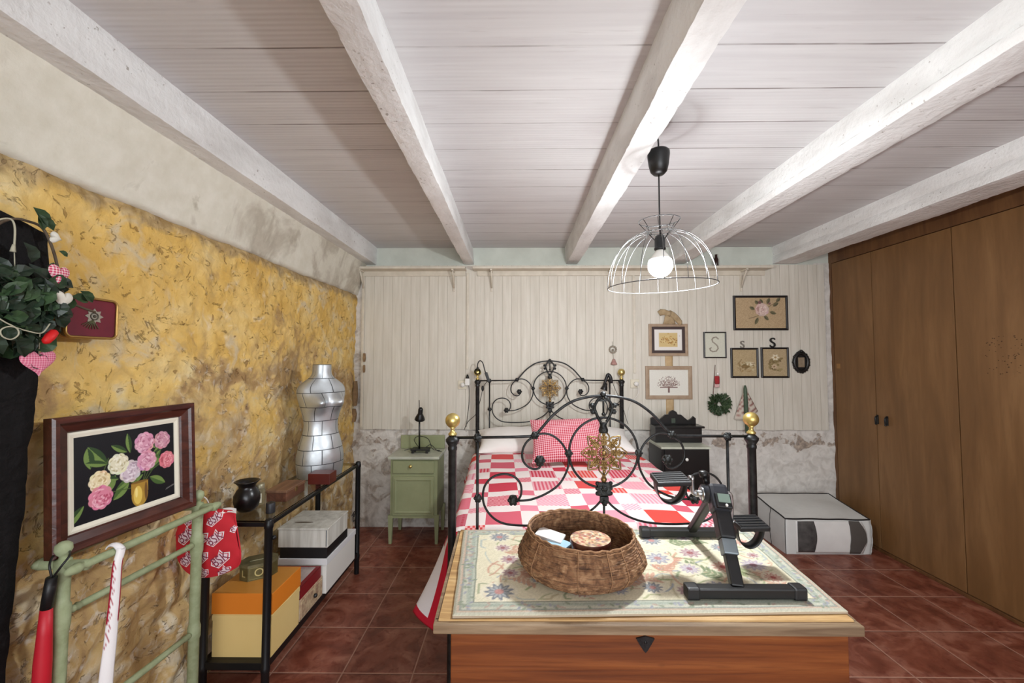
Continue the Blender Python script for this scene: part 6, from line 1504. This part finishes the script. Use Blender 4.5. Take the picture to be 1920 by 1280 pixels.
b = MB(); b.tube(smooth_path([at(372, 966, Y=gY-.01), at(366, 945, Y=gY-.05), at(374, 930, Y=gY-.06), at(386, 934, Y=gY-.03), at(392, 945, Y=gY-.01), at(398, 958, Y=gY)], 5), .0025, 6); b.build('drawstring', M_WHITEC, rbag)

# red stick with black grip and loop on the near post
um = thing('walking_pole', 'red pole with a black grip hanging from the near post of the towel rail', 'pole', at(88, 1150, Y=GY0-.05))
yb_ = GY0-.045; p1 = at(97, 1082, Y=yb_); p2 = at(87, 1140, Y=yb_); p3 = at(80, 1240, Y=yb_); p4 = p3+(p3-p2)*1.6; p4.z = .03; 
b = MB(); b.tube([p1, p1.lerp(p2, .5), p2], [.0125, .0135, .0135], 14); b.build('grip', M_BLACKP, um)
b = MB(); b.tube([p2, p2.lerp(p3, .5), p3, p4], [.013, .016, .019, .022], 14); b.build('red_shaft', mat('red nylon', rgb(190, 28, 44), .5, bump=.1, bs=20), um)
b = MB(); b.tube(smooth_path([p1, at(93, 1060, Y=yb_), at(98, 1044, Y=GY0-.02), at(106, 1036, Y=GY0+.025), at(126, 1030, Y=GY0+.02), at(131, 1040, Y=GY0-.024), at(116, 1060, Y=yb_), at(101, 1080, Y=yb_)], 6), .0028, 8); b.build('wrist_loop', M_BLACKP, um)
# white strap hooked over the front rod
yw_ = 1.33; xr_ = gxp+.066+(g1x-gxp)*(yw_-GY0)/(GY1-GY0)
hk = thing('hooked_strap', 'white strap with red edging and squiggle, hooked over the front rod of the towel rail', 'strap', (xr_+.02, yw_, gzr-.2))
cpt = at(214, 1040, X=xr_); yw_ = cpt.y
c0 = Vector((xr_, yw_, gzr)); path = []
for a in range(150, -10, -16): path.append((c0.x+.0205*math.cos(math.radians(a)), c0.y, c0.z+.0205*math.sin(math.radians(a))))
xo = c0.x+.0205; e1 = at(218, 1100, X=xo+.004); e2 = at(206, 1200, X=xo+.012); e3 = at(196, 1280, X=xo+.02)
def yv(v, u, x): return at(u, v, X=x)
down = [yv(1060, 220, xo+.001), yv(1110, 216, xo+.004), yv(1160, 211, xo+.008), yv(1210, 206, xo+.013), yv(1270, 199, xo+.018)]
last = down[-1]; down += [Vector((last.x+.006, last.y-.012, last.z-.12)), Vector((last.x+.01, last.y-.02, last.z-.26))]
ctr = [Vector(p) for p in path]+down; ctr = smooth_path([tuple(p) for p in ctr], 10); n_ = len(ctr)
P = np.zeros((n_, 13, 3)); C = np.zeros((n_, 13, 3)); wh = rgb(236, 232, 232); rd = rgb(168, 30, 56)
for j, p in enumerate(ctr):
    wv = .0115+.006*max(0, (gzr-p.z))/.4
    a = ctr[min(j+1, n_-1)]-ctr[max(j-1, 0)]; sd_ = Vector((.55, .83, 0)) if j > n_*.42 else Vector((.55*j/(n_*.42), 1, 0)).normalized(); nm3 = a.cross(sd_).normalized()
    if j > n_*.3 and nm3.x < 0: nm3 = -nm3
    if j <= n_*.3:
        nm3 = (p-c0); nm3.y = 0; nm3.normalize()
    for i in range(13):
        s = (i/12-.5)*2; P[j, i] = tuple(p+sd_*wv*s+nm3*(.006*(1-s*s))); C[j, i] = wh
        dzz = gzr-p.z
        if .02 < dzz < .20 and (i >= 11 or i <= 1): C[j, i] = rd
        if .03 < dzz < .26 and i == int(3+1.3*math.sin(dzz*190)): C[j, i] = rd
b = MB(); b.sheet(P, C); o = b.build('strap_band', mat_col('glossy printed strap', .35), hk); o.modifiers.new('thickness', 'SOLIDIFY').thickness = .003

# ============================================================ dark panel with garland at the left edge
M_CHAR = mat('charred black panel', rgb(9, 8, 9), .75, var=rgb(20, 18, 19), vs=30, bump=.8, bs=45, dist=1, spec=.2)
pn_x = XL+.075; e_t = at(96, 432, X=pn_x); e_m = at(72, 700, X=pn_x); e_b = at(22, 1150, X=pn_x)
nv_ = 90; P = np.zeros((nv_, 26, 3))
for j in range(nv_):
    z = .0+(e_t.z-.0)*j/(nv_-1)
    y1 = np.interp(z, [0, e_b.z, e_m.z, e_t.z], [e_b.y-.03, e_b.y, e_m.y, e_t.y])+.006*nz(0, 0, z, 12)+.003*nz(0, 5, z, 40)
    y0 = .62
    for i in range(26):
        if i < 20: y = y0+(y1-y0)*i/19; x = pn_x+.006*nz(0, y, z, 14)+.003*nz(3, y, z, 40)
        else: y = y1+.002*math.sin(i); x = pn_x-.036*(i-19)/6
        P[j, i] = (x, y, z+(.02*math.sin(y*14) if j == nv_-1 else 0))
b = MB(); b.sheet(P); top_ = P[-1]; b.add([tuple(p) for p in top_]+[(pn_x-.036, .62, top_[0][2])], [list(range(27))]); b.box(pn_x-.034, pn_x-.004, .62, .64, 0, e_t.z-.02)
tag(b.build('dark_panel', M_CHAR), 'tall rough black panel leaning on the stone wall at the left edge', 'panel')
px_ = pn_x+.012
M_IVY = mat('dark ivy leaf', rgb(36, 56, 38), .45, var=rgb(62, 88, 54), vs=26); M_IVYD = mat('deep green ivy leaf', rgb(22, 34, 26), .45, var=rgb(40, 60, 42), vs=26)
iv = thing('ivy_garland', 'dark green artificial ivy garland draped over the black panel', 'garland', at(40, 570, X=px_))
q = np.random.RandomState(12)
for nm_, m_, N_, seed in (('leaves', M_IVYD, 150, 1), ('light_leaves', M_IVY, 85, 2)):
    b = MB()
    for k in range(N_):
        u = q.uniform(-40, 104); v = q.normal(572, 36)
        if u > 88: v = q.uniform(520, 590)
        p = at(u, v, X=px_+q.uniform(.005, .055)); a = q.uniform(0, 2*PI); d = (q.uniform(-.2, .4), math.cos(a), math.sin(a)*.8-.25)
        leafgeo(b, p, d, (1, q.uniform(-.5, .1), q.uniform(-.2, .5)), q.uniform(.035, .062), q.uniform(.035, .055), curl=q.uniform(.05, .35))
    if nm_ == 'leaves': b.build(nm_, m_, iv)
for (u, v, du, dv, L) in ((62, 388, 22, 24, .062), (90, 520, 14, -30, .05), (132, 556, 34, 6, .06), (150, 545, 26, 20, .055), (75, 405, 20, 18, .05), (60, 600, -30, 10, .09), (20, 560, 4, 36, .10), (45, 620, 30, -14, .08), (140, 560, -20, 20, .05), (10, 610, 10, 24, .07), (110, 470, 14, 8, .03), (72, 400, 12, 30, .045)):
    p = at(u, v, X=px_+.035); p2_ = at(u+du, v+dv, X=px_+.035); leafgeo(b, p, p2_-p, (1, -.3, .2), L, L*.62, curl=.15)
b.build('light_leaves', M_IVY, iv)
b = MB()
b.tube(smooth_path([at(-30, 440, X=px_+.01), at(0, 418, X=px_+.01), at(25, 410, X=px_+.01), at(50, 414, X=px_+.01), at(80, 428, X=px_+.012), at(100, 470, X=px_+.02), at(112, 520, X=px_+.02), at(122, 560, X=px_+.03), at(150, 575, X=px_+.03), at(178, 585, X=px_+.02)], 6), .0035, 6); b.build('vine_stem', mat('brown vine', rgb(88, 74, 58), .8), iv)
M_STR = mat('pale string', rgb(176, 172, 150), .8)
st = thing('looped_string', 'pale string with a tassel looped across the ivy and black panel', 'string', at(20, 500, X=px_+.05))
b = MB(); b.tube(smooth_path([at(-20, 420, X=px_+.03), at(5, 410, X=px_+.03), at(22, 412, X=px_+.03), at(28, 430, X=px_+.03), at(26, 470, X=px_+.03)], 6), .0022, 6); b.tube([at(26, 458, X=px_+.03), at(24, 472, X=px_+.03)], [.003, .006], 8); b.build('tassel_string', M_STR, st)
b = MB(); b.tube(smooth_path([at(-10, 592, X=px_+.07), at(10, 604, X=px_+.07), at(32, 616, X=px_+.07), at(34, 628, X=px_+.07), at(20, 636, X=px_+.07), at(4, 630, X=px_+.07), at(2, 618, X=px_+.07), at(20, 612, X=px_+.07), at(50, 620, X=px_+.07), at(78, 624, X=px_+.07), at(94, 606, X=px_+.06)], 6), .0017, 6); b.build('loop_string', M_STR, st)
b = MB(); b.tube(smooth_path([at(27, 472, X=px_+.03), at(28, 520, X=px_+.03), at(30, 560, X=px_+.04)], 4), .0012, 6); b.tube(smooth_path([at(0, 516, X=px_+.03), at(20, 518, X=px_+.035), at(45, 520, X=px_+.03)], 4), .0012, 6); b.build('thin_string', M_STR, st)
# hearts
def heart(name, label, c, w, h, m, tilt=0, cat='heart', th=.018, n=40):
    """stuffed heart in the y,z plane facing the room"""
    out_ = []
    for k in range(n):
        t = 2*PI*k/n; hx_ = 16*math.sin(t)**3/16.; hz2 = (13*math.cos(t)-5*math.cos(2*t)-2*math.cos(3*t)-math.cos(4*t))/15.
        x, z = hx_*w/2, (hz2+.1)*h/2; out_.append((x*math.cos(tilt)-z*math.sin(tilt), x*math.sin(tilt)+z*math.cos(tilt)))
    P = np.zeros((8, n, 3)); Q = P.copy(); UV = np.zeros((8, n, 2))
    for j in range(8):
        t = 1-j/7*.99; o2 = th/2*math.sqrt(max(0, 1-t*t))
        for i, (a, z) in enumerate(out_): P[j, i] = (c.x+o2, c.y+a*t, c.z+z*t); Q[j, i] = (c.x-o2, c.y+a*t, c.z+z*t); UV[j, i] = (a*t, z*t)
    b = MB(); b.sheet(P, None, UV, cu=True); b.sheet(Q[:, ::-1], None, UV[:, ::-1], cu=True); return tag(b.build(name, m), label, cat)
M_PG = m_gingham('pink gingham', rgb(206, 96, 128), rgb(232, 170, 184), .006)
c = at(72, 679, X=px_+.035); heart('fabric_heart', 'pink gingham fabric heart hanging lowest beside the black panel', c, .088, .075, M_PG, .06)
b = MB(); b.tube([c+Vector((0, 0, .02)), at(74, 640, X=px_+.04), at(75, 626, X=px_+.05)], .0012, 6); tag(b.build('ribbon_string', M_STR), 'thin pale string holding the lowest pink heart', 'string')
c = at(110, 515, X=px_+.045); heart('fabric_heart', 'red and white gingham heart at the ivy edge above the red framed picture', c, .056, .058, m_gingham('bright gingham', rgb(196, 60, 96), rgb(238, 214, 214), .007), -.1)
c = at(118, 562, X=px_+.06); heart('felt_heart', 'white felt heart pointing down beside the top left corner of the red framed picture', c, .050, .052, mat('white felt', rgb(216, 212, 200), .9), -.1)
c = at(104, 446, X=px_+.02); heart('felt_heart', 'white felt heart tip poking out beside the top of the black panel', c, .034, .030, bpy.data.materials['white felt'], 1.4)
a_ = at(86, 640, X=px_+.065); c_ = at(102, 622, X=px_+.065); b = MB(); b.tube([a_+(a_-c_)*.18, a_, a_.lerp(c_, .5), c_, c_+(c_-a_)*.15], [.004, .0095, .0115, .010, .004], 12); tag(b.build('red_bow', mat('bright red velvet', rgb(206, 16, 18), .6)), 'bright red velvet roll below the ivy, left of the red framed picture', 'ornament')
# red picture in a gilt frame
wx_ = XL+.045; p0 = at(112, 630, X=wx_); p1 = at(216, 560, X=wx_)
ya, yb2 = p0.y, p1.y; za = at(165, 635, X=wx_).z; zb3 = at(165, 557, X=wx_).z
rp = thing('framed_picture', 'small crimson picture with a silver emblem in a rounded gilt frame on the stone wall', 'picture', (wx_, (ya+yb2)/2, za))
def rrect(y0, y1, z0, z1, r, n=6):
    o = []
    for (cy, cz, a0) in ((y1-r, z1-r, 0), (y0+r, z1-r, 90), (y0+r, z0+r, 180), (y1-r, z0+r, 270)):
        for k in range(n+1): a = math.radians(a0+90*k/n); o.append((cy+r*math.cos(a), cz+r*math.sin(a)))
    return o
rr_ = rrect(ya+.004, yb2-.004, za+.004, zb3-.004, .018)
M_GILT = mat('gilt metal', rgb(176, 142, 82), .35, .8)
b = MB(); b.tube([(wx_+.012, y, z) for y, z in rr_], .0042, 8, closed=True); b.tube([(wx_-.010, y, z) for y, z in rr_], .0042, 8, closed=True)
b.build('frame', M_GILT, rp)
b = MB(); b.prism(rr_, wx_-.02, wx_+.006, 'x'); b.build('frame_side', mat('brown frame side', rgb(84, 60, 40), .5), rp)
b = MB(); ri = rrect(ya+.007, yb2-.007, za+.007, zb3-.007, .016); b.prism(ri, wx_+.006, wx_+.009, 'x'); b.build('crimson_ground', mat('crimson velvet', rgb(116, 22, 42), .7, var=rgb(100, 18, 38), vs=12), rp)
b = MB(); cy3, cz3 = (ya+yb2)/2+.006, (za+zb3)/2+.006
st_ = []
for k in range(16): a = 2*PI*k/16; r = .026 if k % 2 == 0 else .017; st_.append((cy3+r*math.cos(a)*1.15, cz3+r*math.sin(a)))
b.prism(st_, wx_+.009, wx_+.0108, 'x'); b.build('emblem', mat('silver emblem', rgb(164, 158, 146), .4, .5), rp)
b = MB(); b.tube([(wx_+.0115, cy3+.012*math.cos(2*PI*k/16), cz3+.011*math.sin(2*PI*k/16)) for k in range(16)], .002, 6, closed=True); b.ball((wx_+.0115, cy3, cz3), .005, 8); b.build('emblem_ring', mat('tarnished silver', rgb(96, 92, 80), .4, .5), rp)
b = MB()
for k in range(7): a = -2.6+.25*k; b.tube([(wx_+.011, cy3-.004, cz3-.012), (wx_+.011, cy3-.004+.04*math.cos(a), cz3-.012+.026*math.sin(a)-.004)], .0013, 5)
b.build('emblem_leaves', mat('olive leaf print', rgb(92, 92, 62), .6), rp)
